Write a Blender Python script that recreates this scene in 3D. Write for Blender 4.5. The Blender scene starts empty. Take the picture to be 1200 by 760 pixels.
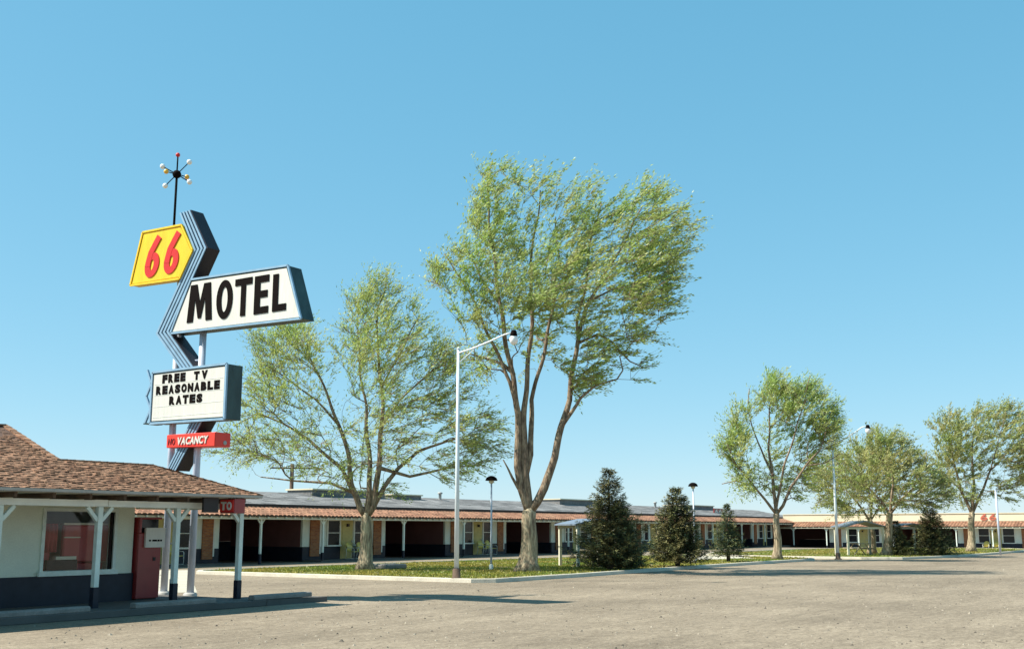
import bpy, bmesh, math, random
import numpy as np
from mathutils import Vector, noise
R = math.radians
sc = bpy.context.scene
COL = sc.collection

# ---------------------------------------------------------------- camera
cam_d = bpy.data.cameras.new('camera'); cam = bpy.data.objects.new('camera', cam_d); COL.objects.link(cam)
cam.location = (0, 0, 1.7)
cam.rotation_euler = (R(90 + 10.366), 0, R(33.714 - 90))
cam_d.sensor_width = 36; cam_d.lens = 36 * 1312 / 1200
cam_d.clip_start = .1; cam_d.clip_end = 6000
sc.camera = cam

# ---------------------------------------------------------------- sky and sun
SUN_AZ, SUN_EL = 132.0, 49.5          # azimuth: degrees from +X towards +Y
w = bpy.data.worlds.new('World'); sc.world = w; w.use_nodes = True
nt = w.node_tree; nt.nodes.clear()
sky = nt.nodes.new('ShaderNodeTexSky'); sky.sky_type = 'NISHITA'; sky.sun_disc = False
sky.sun_elevation = R(SUN_EL); sky.sun_rotation = R(90 - SUN_AZ)
sky.air_density = 1; sky.dust_density = .2; sky.ozone_density = 3; sky.altitude = 1500
# film response of the old colour print: each channel of the sky has its own contrast
spl = nt.nodes.new('ShaderNodeSeparateColor'); gam = nt.nodes.new('ShaderNodeCombineColor'); nt.links.new(sky.outputs[0], spl.inputs[0])
for i_, e_ in enumerate((.745, .425, .364)):
    pw = nt.nodes.new('ShaderNodeMath'); pw.operation = 'POWER'; pw.inputs[1].default_value = e_
    nt.links.new(spl.outputs[i_], pw.inputs[0]); nt.links.new(pw.outputs[0], gam.inputs[i_])
tint = nt.nodes.new('ShaderNodeMix'); tint.data_type = 'RGBA'; tint.blend_type = 'MULTIPLY'; tint.inputs[0].default_value = 1
tint.inputs[7].default_value = (.98, 2.18, 2.72, 1)
bg = nt.nodes.new('ShaderNodeBackground'); bg.inputs[1].default_value = .10
wo = nt.nodes.new('ShaderNodeOutputWorld')
nt.links.new(gam.outputs[0], tint.inputs[6]); nt.links.new(tint.outputs[2], bg.inputs[0]); nt.links.new(bg.outputs[0], wo.inputs[0])
sl = bpy.data.lights.new('sun', 'SUN'); sl.energy = 5; sl.angle = R(.53); sl.color = (1, .95, .85)
so = bpy.data.objects.new('sun', sl); COL.objects.link(so)
sd = Vector((math.cos(R(SUN_AZ)) * math.cos(R(SUN_EL)), math.sin(R(SUN_AZ)) * math.cos(R(SUN_EL)), math.sin(R(SUN_EL))))
so.rotation_euler = sd.to_track_quat('Z', 'Y').to_euler()
so.location = (0, 0, 50)
sc.view_settings.view_transform = 'Standard'; sc.view_settings.look = 'None'
sc.view_settings.exposure = .8; sc.view_settings.gamma = 1

# ---------------------------------------------------------------- materials
def mat(name, col, rough=.75, var=.12, scale=3., bump=0., bscale=40., col2=None, metal=0., spec=.35, stretch=None, isl=0., fine=0., fscale=90.):
    m = bpy.data.materials.new(name); m.use_nodes = True; n = m.node_tree.nodes; L = m.node_tree.links
    p = n['Principled BSDF']; p.inputs['Roughness'].default_value = rough; p.inputs['Metallic'].default_value = metal
    p.inputs['Specular IOR Level'].default_value = spec if name != 'letter_black' else .08
    tc = n.new('ShaderNodeTexCoord'); mp = n.new('ShaderNodeMapping'); L.new(tc.outputs['Object'], mp.inputs[0])
    if stretch: mp.inputs['Scale'].default_value = stretch
    nz = n.new('ShaderNodeTexNoise'); nz.inputs['Scale'].default_value = scale; nz.inputs['Detail'].default_value = 6; nz.inputs['Roughness'].default_value = .62
    L.new(mp.outputs[0], nz.inputs[0])
    rp = n.new('ShaderNodeValToRGB'); rp.color_ramp.elements[0].position = .32; rp.color_ramp.elements[1].position = .68
    c2 = col2 if col2 else tuple(min(1, c * (1 + var)) for c in col)
    c1 = col if col2 else tuple(c * (1 - var) for c in col)
    rp.color_ramp.elements[0].color = (*c1, 1); rp.color_ramp.elements[1].color = (*c2, 1)
    L.new(nz.outputs[0], rp.inputs[0]); out = rp.outputs[0]
    if fine:
        n2 = n.new('ShaderNodeTexNoise'); n2.inputs['Scale'].default_value = fscale; n2.inputs['Detail'].default_value = 3
        L.new(mp.outputs[0], n2.inputs[0])
        mr = n.new('ShaderNodeMapRange'); mr.inputs[1].default_value = .3; mr.inputs[2].default_value = .7; mr.inputs[3].default_value = 1 - fine; mr.inputs[4].default_value = 1 + fine
        L.new(n2.outputs[0], mr.inputs[0])
        vm = n.new('ShaderNodeVectorMath'); vm.operation = 'SCALE'; L.new(out, vm.inputs[0]); L.new(mr.outputs[0], vm.inputs['Scale']); out = vm.outputs[0]
    if isl:
        g = n.new('ShaderNodeNewGeometry'); mr = n.new('ShaderNodeMapRange'); mr.inputs[3].default_value = 1 - isl; mr.inputs[4].default_value = 1 + isl
        L.new(g.outputs['Random Per Island'], mr.inputs[0])
        vm = n.new('ShaderNodeVectorMath'); vm.operation = 'SCALE'; L.new(out, vm.inputs[0]); L.new(mr.outputs[0], vm.inputs['Scale']); out = vm.outputs[0]
    L.new(out, p.inputs['Base Color'])
    if bump:
        nb = n.new('ShaderNodeTexNoise'); nb.inputs['Scale'].default_value = bscale; nb.inputs['Detail'].default_value = 5
        L.new(mp.outputs[0], nb.inputs[0])
        b = n.new('ShaderNodeBump'); b.inputs['Strength'].default_value = bump; b.inputs['Distance'].default_value = .02
        L.new(nb.outputs[0], b.inputs['Height']); L.new(b.outputs[0], p.inputs['Normal'])
    return m

def leafmat(name, ca, cb, trans=.4, scale=.8, isl=.3):
    m = bpy.data.materials.new(name); m.use_nodes = True; n = m.node_tree.nodes; L = m.node_tree.links; n.clear()
    tc = n.new('ShaderNodeTexCoord'); nz = n.new('ShaderNodeTexNoise'); nz.inputs['Scale'].default_value = scale; nz.inputs['Detail'].default_value = 4
    L.new(tc.outputs['Object'], nz.inputs[0])
    rp = n.new('ShaderNodeValToRGB'); rp.color_ramp.elements[0].position = .35; rp.color_ramp.elements[1].position = .65
    rp.color_ramp.elements[0].color = (*ca, 1); rp.color_ramp.elements[1].color = (*cb, 1); L.new(nz.outputs[0], rp.inputs[0])
    g = n.new('ShaderNodeNewGeometry'); mr = n.new('ShaderNodeMapRange'); mr.inputs[3].default_value = 1 - isl; mr.inputs[4].default_value = 1 + isl
    L.new(g.outputs['Random Per Island'], mr.inputs[0])
    vm = n.new('ShaderNodeVectorMath'); vm.operation = 'SCALE'; L.new(rp.outputs[0], vm.inputs[0]); L.new(mr.outputs[0], vm.inputs['Scale'])
    d = n.new('ShaderNodeBsdfDiffuse'); t = n.new('ShaderNodeBsdfTranslucent'); mx = n.new('ShaderNodeMixShader'); mx.inputs[0].default_value = trans
    L.new(vm.outputs[0], d.inputs[0]); L.new(vm.outputs[0], t.inputs[0]); L.new(d.outputs[0], mx.inputs[1]); L.new(t.outputs[0], mx.inputs[2])
    gl = n.new('ShaderNodeBsdfGlossy'); gl.inputs['Roughness'].default_value = .45; gl.inputs[0].default_value = (.9, .9, .9, 1)
    m2 = n.new('ShaderNodeMixShader'); m2.inputs[0].default_value = .03
    L.new(mx.outputs[0], m2.inputs[1]); L.new(gl.outputs[0], m2.inputs[2])
    o = n.new('ShaderNodeOutputMaterial'); L.new(m2.outputs[0], o.inputs[0]); return m

def brickmat(name, c1, c2, mortar, ax='x'):
    m = mat(name, c1, .85); n = m.node_tree.nodes; L = m.node_tree.links; p = n['Principled BSDF']
    b = n.new('ShaderNodeTexBrick'); b.inputs['Scale'].default_value = 1; b.inputs['Brick Width'].default_value = .21; b.inputs['Row Height'].default_value = .075
    b.inputs['Mortar Size'].default_value = .01; b.inputs[1].default_value = (*c1, 1); b.inputs[2].default_value = (*c2, 1); b.inputs[3].default_value = (*mortar, 1)
    tc = n.new('ShaderNodeTexCoord'); sx = n.new('ShaderNodeSeparateXYZ'); cb = n.new('ShaderNodeCombineXYZ'); ad = n.new('ShaderNodeMath')
    L.new(tc.outputs['Object'], sx.inputs[0]); L.new(sx.outputs[0], ad.inputs[0]); L.new(sx.outputs[1], ad.inputs[1]); L.new(ad.outputs[0], cb.inputs[0]); L.new(sx.outputs[2], cb.inputs[1])
    L.new(cb.outputs[0], b.inputs[0]); L.new(b.outputs[0], p.inputs['Base Color'])
    bp = n.new('ShaderNodeBump'); bp.inputs['Strength'].default_value = .6; bp.inputs['Distance'].default_value = .01; bp.invert = True
    L.new(b.outputs['Fac'], bp.inputs['Height']); L.new(bp.outputs[0], p.inputs['Normal']); return m

def glassmat(name, tintc=(.85, .9, .9), refl=.12):
    m = bpy.data.materials.new(name); m.use_nodes = True; n = m.node_tree.nodes; L = m.node_tree.links; n.clear()
    t = n.new('ShaderNodeBsdfTransparent'); t.inputs[0].default_value = (*tintc, 1); g = n.new('ShaderNodeBsdfGlossy'); g.inputs['Roughness'].default_value = .02
    f = n.new('ShaderNodeLayerWeight'); f.inputs[0].default_value = .3; a = n.new('ShaderNodeMath'); a.operation = 'MULTIPLY_ADD'; a.inputs[1].default_value = .22; a.inputs[2].default_value = refl * .5
    L.new(f.outputs['Fresnel'], a.inputs[0]); mx = n.new('ShaderNodeMixShader'); L.new(a.outputs[0], mx.inputs[0]); L.new(t.outputs[0], mx.inputs[1]); L.new(g.outputs[0], mx.inputs[2])
    o = n.new('ShaderNodeOutputMaterial'); L.new(mx.outputs[0], o.inputs[0]); return m

def asphaltmat():
    m = bpy.data.materials.new('asphalt'); m.use_nodes = True; n = m.node_tree.nodes; L = m.node_tree.links; p = n['Principled BSDF']
    p.inputs['Roughness'].default_value = .9; p.inputs['Specular IOR Level'].default_value = .2
    tc = n.new('ShaderNodeTexCoord'); P = tc.outputs['Object']
    def nzt(s, det=5, st=None, rough=.6):
        x = n.new('ShaderNodeTexNoise'); x.inputs['Scale'].default_value = s; x.inputs['Detail'].default_value = det; x.inputs['Roughness'].default_value = rough
        if st:
            mp = n.new('ShaderNodeMapping'); mp.inputs['Scale'].default_value = st; L.new(P, mp.inputs[0]); L.new(mp.outputs[0], x.inputs[0])
        else: L.new(P, x.inputs[0])
        return x.outputs[0]
    def ramp(v, a, b, ca, cb):
        r = n.new('ShaderNodeValToRGB'); r.color_ramp.elements[0].position = a; r.color_ramp.elements[1].position = b
        r.color_ramp.elements[0].color = (*ca, 1); r.color_ramp.elements[1].color = (*cb, 1); L.new(v, r.inputs[0]); return r.outputs[0]
    def mul(a, b, f=1.):
        x = n.new('ShaderNodeMix'); x.data_type = 'RGBA'; x.blend_type = 'MULTIPLY'; x.inputs[0].default_value = f; L.new(a, x.inputs[6]); L.new(b, x.inputs[7]); return x.outputs[2]
    c = ramp(nzt(.18, 6), .36, .64, (.218, .180, .134), (.298, .248, .186))
    c = mul(c, ramp(nzt(.9, 5, (.35, 1.6, 1)), .35, .65, (.88, .865, .85), (1.08, 1.07, 1.06)))      # wheel-worn streaks along the lot
    c = mul(c, ramp(nzt(14, 6, None, .85), .40, .60, (.70, .68, .66), (1.25, 1.25, 1.24)))
    c = mul(c, ramp(nzt(4.5, 6, (.6, 1.3, 1), .8), .38, .62, (.80, .79, .77), (1.15, 1.15, 1.14)))               # gravel
    c = mul(c, ramp(nzt(75, 3, None, .8), .36, .64, (.66, .66, .66), (1.28, 1.27, 1.25)))
    v = n.new('ShaderNodeTexVoronoi'); v.inputs['Scale'].default_value = .75; v.inputs['Randomness'].default_value = 1; L.new(P, v.inputs[0])
    c = mul(c, ramp(v.outputs['Distance'], .03, .075, (.38, .36, .34), (1, 1, 1)))                        # oil spots
    wn = n.new('ShaderNodeTexNoise'); wn.inputs['Scale'].default_value = .6; wn.inputs['Detail'].default_value = 5; L.new(P, wn.inputs[0])
    wa = n.new('ShaderNodeVectorMath'); wa.operation = 'MULTIPLY_ADD'; wa.inputs[1].default_value = (1.3, 1.3, 0); L.new(wn.outputs['Color'], wa.inputs[0]); L.new(P, wa.inputs[2])
    vc = n.new('ShaderNodeTexVoronoi'); vc.feature = 'DISTANCE_TO_EDGE'; vc.inputs['Scale'].default_value = .16; L.new(wa.outputs[0], vc.inputs[0])
    c = mul(c, ramp(vc.outputs['Distance'], .0012, .004, (.80, .78, .76), (1, 1, 1)))                       # cracks
    L.new(c, p.inputs['Base Color'])
    b = n.new('ShaderNodeBump'); b.inputs['Strength'].default_value = .3; b.inputs['Distance'].default_value = .008; L.new(nzt(45, 6), b.inputs['Height']); L.new(b.outputs[0], p.inputs['Normal'])
    return m

M = {}
M['asphalt'] = asphaltmat()
M['grit'] = mat('grit_stone', (.20, .17, .13), .9, .3, 8, isl=.75)
M['desert'] = mat('desert_soil', (.24, .19, .13), .95, .2, .1, .3, 8)
M['kerb'] = mat('kerb_concrete', (.52, .475, .38), .85, .12, 2, .3, 30, fine=.12, fscale=25)
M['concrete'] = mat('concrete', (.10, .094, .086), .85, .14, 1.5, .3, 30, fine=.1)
M['kerbstone'] = mat('kerb_block_concrete', (.22, .205, .185), .9, .16, 3, .5, 30, fine=.12, fscale=30)
M['apron'] = mat('pale_concrete', (.46, .42, .33), .85, .1, 1.5, .2, 30, fine=.08)
M['turf'] = mat('turf_soil', (.27, .165, .07), .95, .2, .22, .5, 25, col2=(.11, .16, .035), fine=.25, fscale=14)
M['mint'] = mat('mint_wall_paint', (.68, .72, .585), .7, .06, 2, .12, 60, fine=.05, fscale=30)
M['mintpost'] = mat('mint_post_paint', (.66, .72, .64), .55, .1, 5, .15, 50, fine=.06)
M['navy'] = mat('navy_paint', (.012, .016, .027), .5, .25, 3, .1, 50)
M['white'] = mat('white_paint', (.74, .74, .66), .6, .08, 3, .1, 50)
M['cream'] = mat('cream_stucco', (.70, .62, .44), .85, .08, .6, .25, 40, fine=.05)
M['fascia'] = mat('grey_fascia', (.40, .40, .38), .6, .12, 4, .1, 50)
M['dark'] = mat('dark_brown_paint', (.03, .022, .02), .6, .2, 3)
M['shake'] = mat('roof_shakes', (.19, .095, .055), .95, .5, 3.5, .5, 60, col2=(.33, .19, .115), isl=.36, fine=.3, fscale=45)
M['roofbase'] = mat('roof_felt', (.12, .07, .05), .9, .2, 3)
M['tile'] = mat('orange_clay_tile', (.25, .115, .068), .85, .25, .7, .2, 30, col2=(.34, .185, .11), isl=.28, fine=.1)
M['greyroof'] = mat('grey_gravel_roof', (.13, .128, .125), .9, .25, .5, .12, 30, col2=(.24, .23, .22), isl=.3, fine=.3, fscale=14)
M['maroon'] = mat('maroon_stucco', (.17, .075, .068), .85, .12, 1, .2, 30)
M['brick'] = brickmat('orange_brick', (.30, .095, .04), (.46, .18, .065), (.26, .17, .11))
M['mwhite'] = mat('motel_white_paint', (.72, .76, .66), .7, .08, 2, .1, 40)
M['yellow_door'] = mat('mustard_door_paint', (.50, .42, .16), .6, .12, 3, .1, 40)
M['chair'] = mat('yellow_enamel', (.60, .50, .14), .4, .08, 4)
M['signyellow'] = mat('sign_yellow', (.80, .52, .02), .45, .07, 1.2, spec=.4, fine=.06, fscale=3, stretch=(5, 5, .8))
M['signred'] = mat('sign_red', (.60, .022, .016), .45, .08, 3, spec=.4)
M['signwhite'] = mat('sign_white', (.66, .64, .565), .4, .05, 1.1, spec=.4, fine=.05, fscale=3, stretch=(5, 5, .7))
M['signblack'] = mat('letter_black', (.006, .0035, .003), .9, .2, 3)
M['signgreen'] = mat('cabinet_green', (.03, .062, .062), .5, .4, 1.6, .1, 30, stretch=(2, 2, .5))
M['signblue'] = mat('trim_pale_blue', (.24, .38, .50), .4, .14, 3, spec=.5)
M['signnavy'] = mat('chevron_dark', (.02, .016, .02), .5, .3, 2)
M['faded_red'] = mat('faded_red', (.50, .13, .08), .7, .15, 3)
M['redbox'] = mat('vacancy_red', (.78, .05, .03), .45, .06, 3, spec=.4)
M['polemetal'] = mat('pole_blue_grey', (.52, .57, .66), .45, .12, 2.5, .08, 30, metal=.1)
M['lampwhite'] = mat('lamp_pole_white', (.66, .72, .74), .45, .1, 2, metal=.1)
M['glassglobe'] = mat('milk_glass', (.85, .85, .82), .2, .03, 3, spec=.6)
M['gold'] = mat('ornament_gold', (.80, .45, .05), .35, .1, 6, spec=.6)
M['machinered'] = mat('machine_red', (.26, .026, .026), .3, .12, 2, .04, 20, spec=.5)
M['bark'] = mat('grey_bark', (.13, .085, .055), .95, .3, 2.6, 1., 9, col2=(.50, .41, .27), stretch=(3.2, 3.2, .6), fine=.4, fscale=7)
M['limb'] = mat('shaded_limb_bark', (.085, .05, .034), .95, .3, 2.6, 1., 9, col2=(.34, .26, .175), stretch=(3.2, 3.2, .9), fine=.4, fscale=7)  # darker copy of the trunk bark: shade on the limbs put into the colour
M['bark2'] = mat('dark_bark', (.085, .06, .045), .95, .3, 5, .8, 14, stretch=(3, 3, .6))
M['leaf'] = leafmat('elm_leaf', (.46, .49, .15), (.31, .44, .10), .5, .8, .35)
M['leaf_olive'] = leafmat('elm_leaf_olive', (.42, .39, .14), (.29, .37, .10), .45, .8, .35)
M['needle'] = leafmat('spruce_needle', (.13, .115, .05), (.042, .062, .03), .12, 2.5, .6)
M['tip'] = leafmat('spruce_tip_needle', (.26, .22, .09), (.16, .19, .075), .2, 2.5, .4)  # lighter olive tufts mixed in towards the branch ends
M['needle_blue'] = leafmat('young_spruce_needle', (.10, .12, .05), (.085, .125, .08), .15, 1.6, .3)
M['grass'] = leafmat('grass_blade', (.36, .29, .06), (.17, .245, .035), .35, .2, .35)
M['wood'] = mat('weathered_wood', (.36, .30, .20), .9, .2, 4, .4, 30)
M['darkwood'] = mat('pole_wood', (.12, .08, .055), .9, .2, 4, .4, 30)
M['glass'] = glassmat('window_glass', (.96, .97, .97), .03)
M['darkglass'] = mat('dark_window_glass', (.02, .02, .024), .12, .2, 2, spec=.35)
M['drape'] = mat('red_drape', (.46, .08, .07), .8, .15, 3)
M['sofa'] = mat('red_vinyl', (.42, .07, .065), .45, .12, 3)
M['inner'] = mat('room_wall', (.50, .45, .36), .8, .08, 2)
M['shelterroof'] = mat('pale_sheet_metal', (.19, .23, .28), .5, .15, 4, metal=.2)
M['blueedge'] = mat('blue_strip_paint', (.12, .28, .46), .6, .15, 2)
M['trim_cream'] = mat('cream_trim', (.66, .62, .48), .7, .1, 3)

# ---------------------------------------------------------------- builders
WL = {}
def wl(o): return WL.get(o.name, (0, 0, 0)) if o else (0, 0, 0)
def thing(name, label, cat, loc=(0, 0, 0), group=None):
    o = bpy.data.objects.new(name, None); COL.objects.link(o); o.location = loc; o.empty_display_size = .3
    WL[o.name] = tuple(loc); o['label'] = label; o['category'] = cat
    if group: o['group'] = group
    return o
def tag(o, label, cat, group=None):
    o['label'] = label; o['category'] = cat
    if group: o['group'] = group
    return o
class MB:
    def __init__(s, T=None): s.v = []; s.f = []; s.sm = []; s.T = T
    def add(s, vs, fs, smooth=False):
        k = len(s.v)
        if s.T: vs = [s.T(*p) for p in vs]
        s.v += [tuple(p) for p in vs]; s.f += [tuple(i + k for i in f) for f in fs]; s.sm += [smooth] * len(fs); return s
    def box(s, x0, x1, y0, y1, z0, z1):
        return s.add([(x0, y0, z0), (x1, y0, z0), (x1, y1, z0), (x0, y1, z0), (x0, y0, z1), (x1, y0, z1), (x1, y1, z1), (x0, y1, z1)],
                     [(3, 2, 1, 0), (4, 5, 6, 7), (0, 1, 5, 4), (1, 2, 6, 5), (2, 3, 7, 6), (3, 0, 4, 7)])
    def beam(s, a, b, w, h=None):      # square bar from a to b
        a = Vector(a); b = Vector(b); d = (b - a).normalized(); h = h or w
        u = d.cross(Vector((0, 0, 1)));
        if u.length < .01: u = Vector((1, 0, 0))
        u.normalize(); q = u.cross(d); vs = []
        for p in (a, b):
            for su, sq in ((-1, -1), (1, -1), (1, 1), (-1, 1)): vs.append(p + u * su * w / 2 + q * sq * h / 2)
        return s.add(vs, [(3, 2, 1, 0), (4, 5, 6, 7), (0, 1, 5, 4), (1, 2, 6, 5), (2, 3, 7, 6), (3, 0, 4, 7)])
    def tube(s, pts, rad, n=8, smooth=True, cap=True, wob=0.):
        pts = [Vector(p) for p in pts]; m = len(pts)
        if not hasattr(rad, '__len__'): rad = [rad] * m
        d0 = (pts[1] - pts[0]).normalized(); u = d0.cross(Vector((0, 1, 0)) if abs(d0.y) < .9 else Vector((1, 0, 0))).normalized()
        vs = []; fs = []
        for i, p in enumerate(pts):
            d = (pts[min(i + 1, m - 1)] - pts[max(i - 1, 0)])
            if d.length < 1e-6: d = d0
            d.normalize(); u = (u - d * u.dot(d)).normalized(); q = d.cross(u)
            for k in range(n):
                a = 2 * math.pi * k / n; r = rad[i]
                if wob: r *= 1 + wob * noise.noise(Vector((math.cos(a) * 1.6, math.sin(a) * 1.6, p.z * .5))) + wob * .6 * noise.noise(Vector((math.cos(a) * 5, math.sin(a) * 5, p.z * .35 + 9)))
                vs.append(p + (u * math.cos(a) + q * math.sin(a)) * r)
        for i in range(m - 1):
            for k in range(n):
                a = i * n + k; b = i * n + (k + 1) % n; fs.append((a, b, b + n, a + n))
        if cap: fs.append(tuple(range(n - 1, -1, -1))); fs.append(tuple((m - 1) * n + k for k in range(n)))
        return s.add(vs, fs, smooth)
    def lathe(s, c, prof, n=16, smooth=True):       # prof: (r, z)
        vs = []; fs = []
        for r, z in prof:
            for k in range(n):
                a = 2 * math.pi * k / n; vs.append((c[0] + r * math.cos(a), c[1] + r * math.sin(a), c[2] + z))
        for i in range(len(prof) - 1):
            for k in range(n):
                a = i * n + k; b = i * n + (k + 1) % n; fs.append((a, b, b + n, a + n))
        return s.add(vs, fs, smooth)
    def ball(s, c, r, n=14):
        return s.lathe(c, [(max(1e-4, r * math.sin(math.pi * i / 10)), -r * math.cos(math.pi * i / 10)) for i in range(11)], n)
    def prism(s, poly, x0, x1):         # poly of (y, z), extruded along X
        n = len(poly); vs = [(x0, p[0], p[1]) for p in poly] + [(x1, p[0], p[1]) for p in poly]
        return s.add(vs, [tuple(range(n)), tuple(range(2 * n - 1, n - 1, -1))] + [(i, i + n, (i + 1) % n + n, (i + 1) % n) for i in range(n)])
    def prismy(s, poly, y0, y1):         # poly of (x, z), extruded along Y
        n = len(poly); vs = [(p[0], y0, p[1]) for p in poly] + [(p[0], y1, p[1]) for p in poly]
        return s.add(vs, [tuple(range(n)), tuple(range(2 * n - 1, n - 1, -1))] + [(i, i + n, (i + 1) % n + n, (i + 1) % n) for i in range(n)])
    def build(s, name, m, parent=None, kind=None, bevel=0., origin=None):
        me = bpy.data.meshes.new(name); pl = wl(parent); og = origin if origin is not None else pl
        me.from_pydata([(p[0] - og[0], p[1] - og[1], p[2] - og[2]) for p in s.v], [], s.f); me.materials.append(M[m] if isinstance(m, str) else m)
        me.polygons.foreach_set('use_smooth', s.sm)
        bm = bmesh.new(); bm.from_mesh(me); bmesh.ops.recalc_face_normals(bm, faces=bm.faces)
        if bevel: bmesh.ops.bevel(bm, geom=[e for e in bm.edges if e.calc_face_angle(0) > .6], offset=bevel, segments=1, affect='EDGES', clamp_overlap=True)
        bm.to_mesh(me); bm.free()
        o = bpy.data.objects.new(name, me); COL.objects.link(o); o.parent = parent
        o.location = (og[0] - pl[0], og[1] - pl[1], og[2] - pl[2]); WL[o.name] = tuple(og)
        if kind: o['kind'] = kind
        return o
def copy_tree(o, parent=None, loc=None):
    c = o.copy(); COL.objects.link(c); c.parent = parent; WL[c.name] = WL.get(o.name, (0, 0, 0))
    if loc is not None: c.location = loc; WL[c.name] = tuple(loc)
    for ch in list(o.children): copy_tree(ch, c)
    return c
def struct(o): o['kind'] = 'structure'; return o
rng = random.Random(7)

# ---------------------------------------------------------------- lettering
# letters stand on faces that look towards -X: u runs to -Y, v runs up
def outline_letter(ch):
    t = .26
    if ch == 'T': return [[(0, 1), (1, 1), (1, .82), (.64, .82), (.64, 0), (.36, 0), (.36, .82), (0, .82)]]
    if ch == 'E': return [[(0, 0), (0, 1), (1, 1), (1, .82), (.40, .82), (.40, .60), (.92, .60), (.92, .42), (.40, .42), (.40, .18), (1, .18), (1, 0)]]
    if ch == 'L': return [[(0, 0), (0, 1), (.40, 1), (.40, .18), (1, .18), (1, 0)]]
    if ch == 'M': return [[(0, 0), (.10, 1), (.36, 1), (.50, .50), (.64, 1), (.90, 1), (1, 0), (.76, 0), (.70, .62), (.56, .08), (.44, .08), (.30, .62), (.24, 0)]]
def flat_letter(polys, name, m, parent, y, z, wd, ht, x, th=.03, slant=0.):
    b = MB()
    for i, P in enumerate(polys):
        b.prism([(y - (u * wd + slant * v * ht), z + v * ht) for u, v in P], x - th, x)
    return b.build(name, m, parent)
def ring(b, y, z, wd, ht, x, th, u0, v0, ru, rv, tu, tv, slant=0., n=28):
    vs = []; fs = []
    for xx in (x - th, x):
        for s in (0, 1):
            for k in range(n):
                a = 2 * math.pi * k / n; u = u0 + (ru - tu * s) * math.cos(a); v = v0 + (rv - tv * s) * math.sin(a)
                vs.append((xx, y - (u * wd + slant * v * ht), z + v * ht))
    for k in range(n):
        j = (k + 1) % n
        fs += [(k, j, n + j, n + k), (2 * n + k, 3 * n + k, 3 * n + j, 2 * n + j), (k, 2 * n + k, 2 * n + j, j), (n + k, n + j, 3 * n + j, 3 * n + k)]
    b.add(vs, fs)
def ribbon(b, pts, y, z, wd, ht, x, th, tw, slant=0.):
    L_ = []; R_ = []
    for i, p in enumerate(pts):
        q0 = pts[max(i - 1, 0)]; q1 = pts[min(i + 1, len(pts) - 1)]
        dx = (q1[0] - q0[0]) * wd; dy = (q1[1] - q0[1]) * ht; l = math.hypot(dx, dy); nx, ny = -dy / l * tw / 2, dx / l * tw / 2
        L_.append((p[0] * wd + nx, p[1] * ht + ny)); R_.append((p[0] * wd - nx, p[1] * ht - ny))
    P = L_ + R_[::-1]
    n = len(pts)
    vs = []; fs = []
    for xx in (x - th, x):
        vs += [(xx, y - (u + slant * v), z + v) for u, v in L_] + [(xx, y - (u + slant * v), z + v) for u, v in R_]
    for i in range(n - 1):
        fs += [(i, i + 1, n + i + 1, n + i), (2 * n + i, 3 * n + i, 3 * n + i + 1, 2 * n + i + 1), (i, 2 * n + i, 2 * n + i + 1, i + 1), (n + i, n + i + 1, 3 * n + i + 1, 3 * n + i)]
    fs += [(0, n, 3 * n, 2 * n), (n - 1, 3 * n - 1, 4 * n - 1, 2 * n - 1)]
    b.add(vs, fs)
def six(name, m, parent, y, z, wd, ht, x, th=.03, tw=None, slant=.22):
    tw = tw or wd * .30; b = MB(); tu = tw / wd; tv = tw / ht
    ring(b, y, z, wd, ht, x, th, .5, .31, .5, .31, tu, tv * .9, slant)
    ribbon(b, [(.80 - tu * .2, 1.0), (.52, .83), (.28, .62), (tu / 2 + .02, .40), (tu / 2, .28)], y, z, wd, ht, x, th + .004, tw, slant)
    return b.build(name, m, parent)
GL = {}
def glyph(ch, bold):
    if (ch, bold) in GL: return GL[(ch, bold)]
    cu = bpy.data.curves.new('glyph', 'FONT'); cu.body = ch; cu.size = 1; cu.offset = bold; cu.resolution_u = 3; cu.extrude = .5
    o = bpy.data.objects.new('glyph', cu); COL.objects.link(o); bpy.context.view_layer.update()
    me = bpy.data.meshes.new_from_object(o.evaluated_get(bpy.context.evaluated_depsgraph_get()))
    v = [tuple(p.co) for p in me.vertices]; f = [tuple(p.vertices) for p in me.polygons]
    x0 = min(p[0] for p in v); x1 = max(p[0] for p in v); y0 = min(p[1] for p in v); y1 = max(p[1] for p in v)
    bpy.data.objects.remove(o); bpy.data.curves.remove(cu); bpy.data.meshes.remove(me)
    GL[(ch, bold)] = ([((a - x0) / (x1 - x0), (b_ - y0) / (y1 - y0), c + .5) for a, b_, c in v], f); return GL[(ch, bold)]
def font_letter(ch, name, m, parent, y, z, wd, ht, x, th=.02, bold=.03, slant=0., facing='-x'):
    v, f = glyph(ch, bold); b = MB()
    if facing == '-x': b.add([(x - c * th, y - (u * wd + slant * q * ht), z + q * ht) for u, q, c in v], f)
    else: b.add([(x + (u * wd + slant * q * ht), y - c * th, z + q * ht) for u, q, c in v], f)
    return b.build(name, m, parent)

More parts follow.
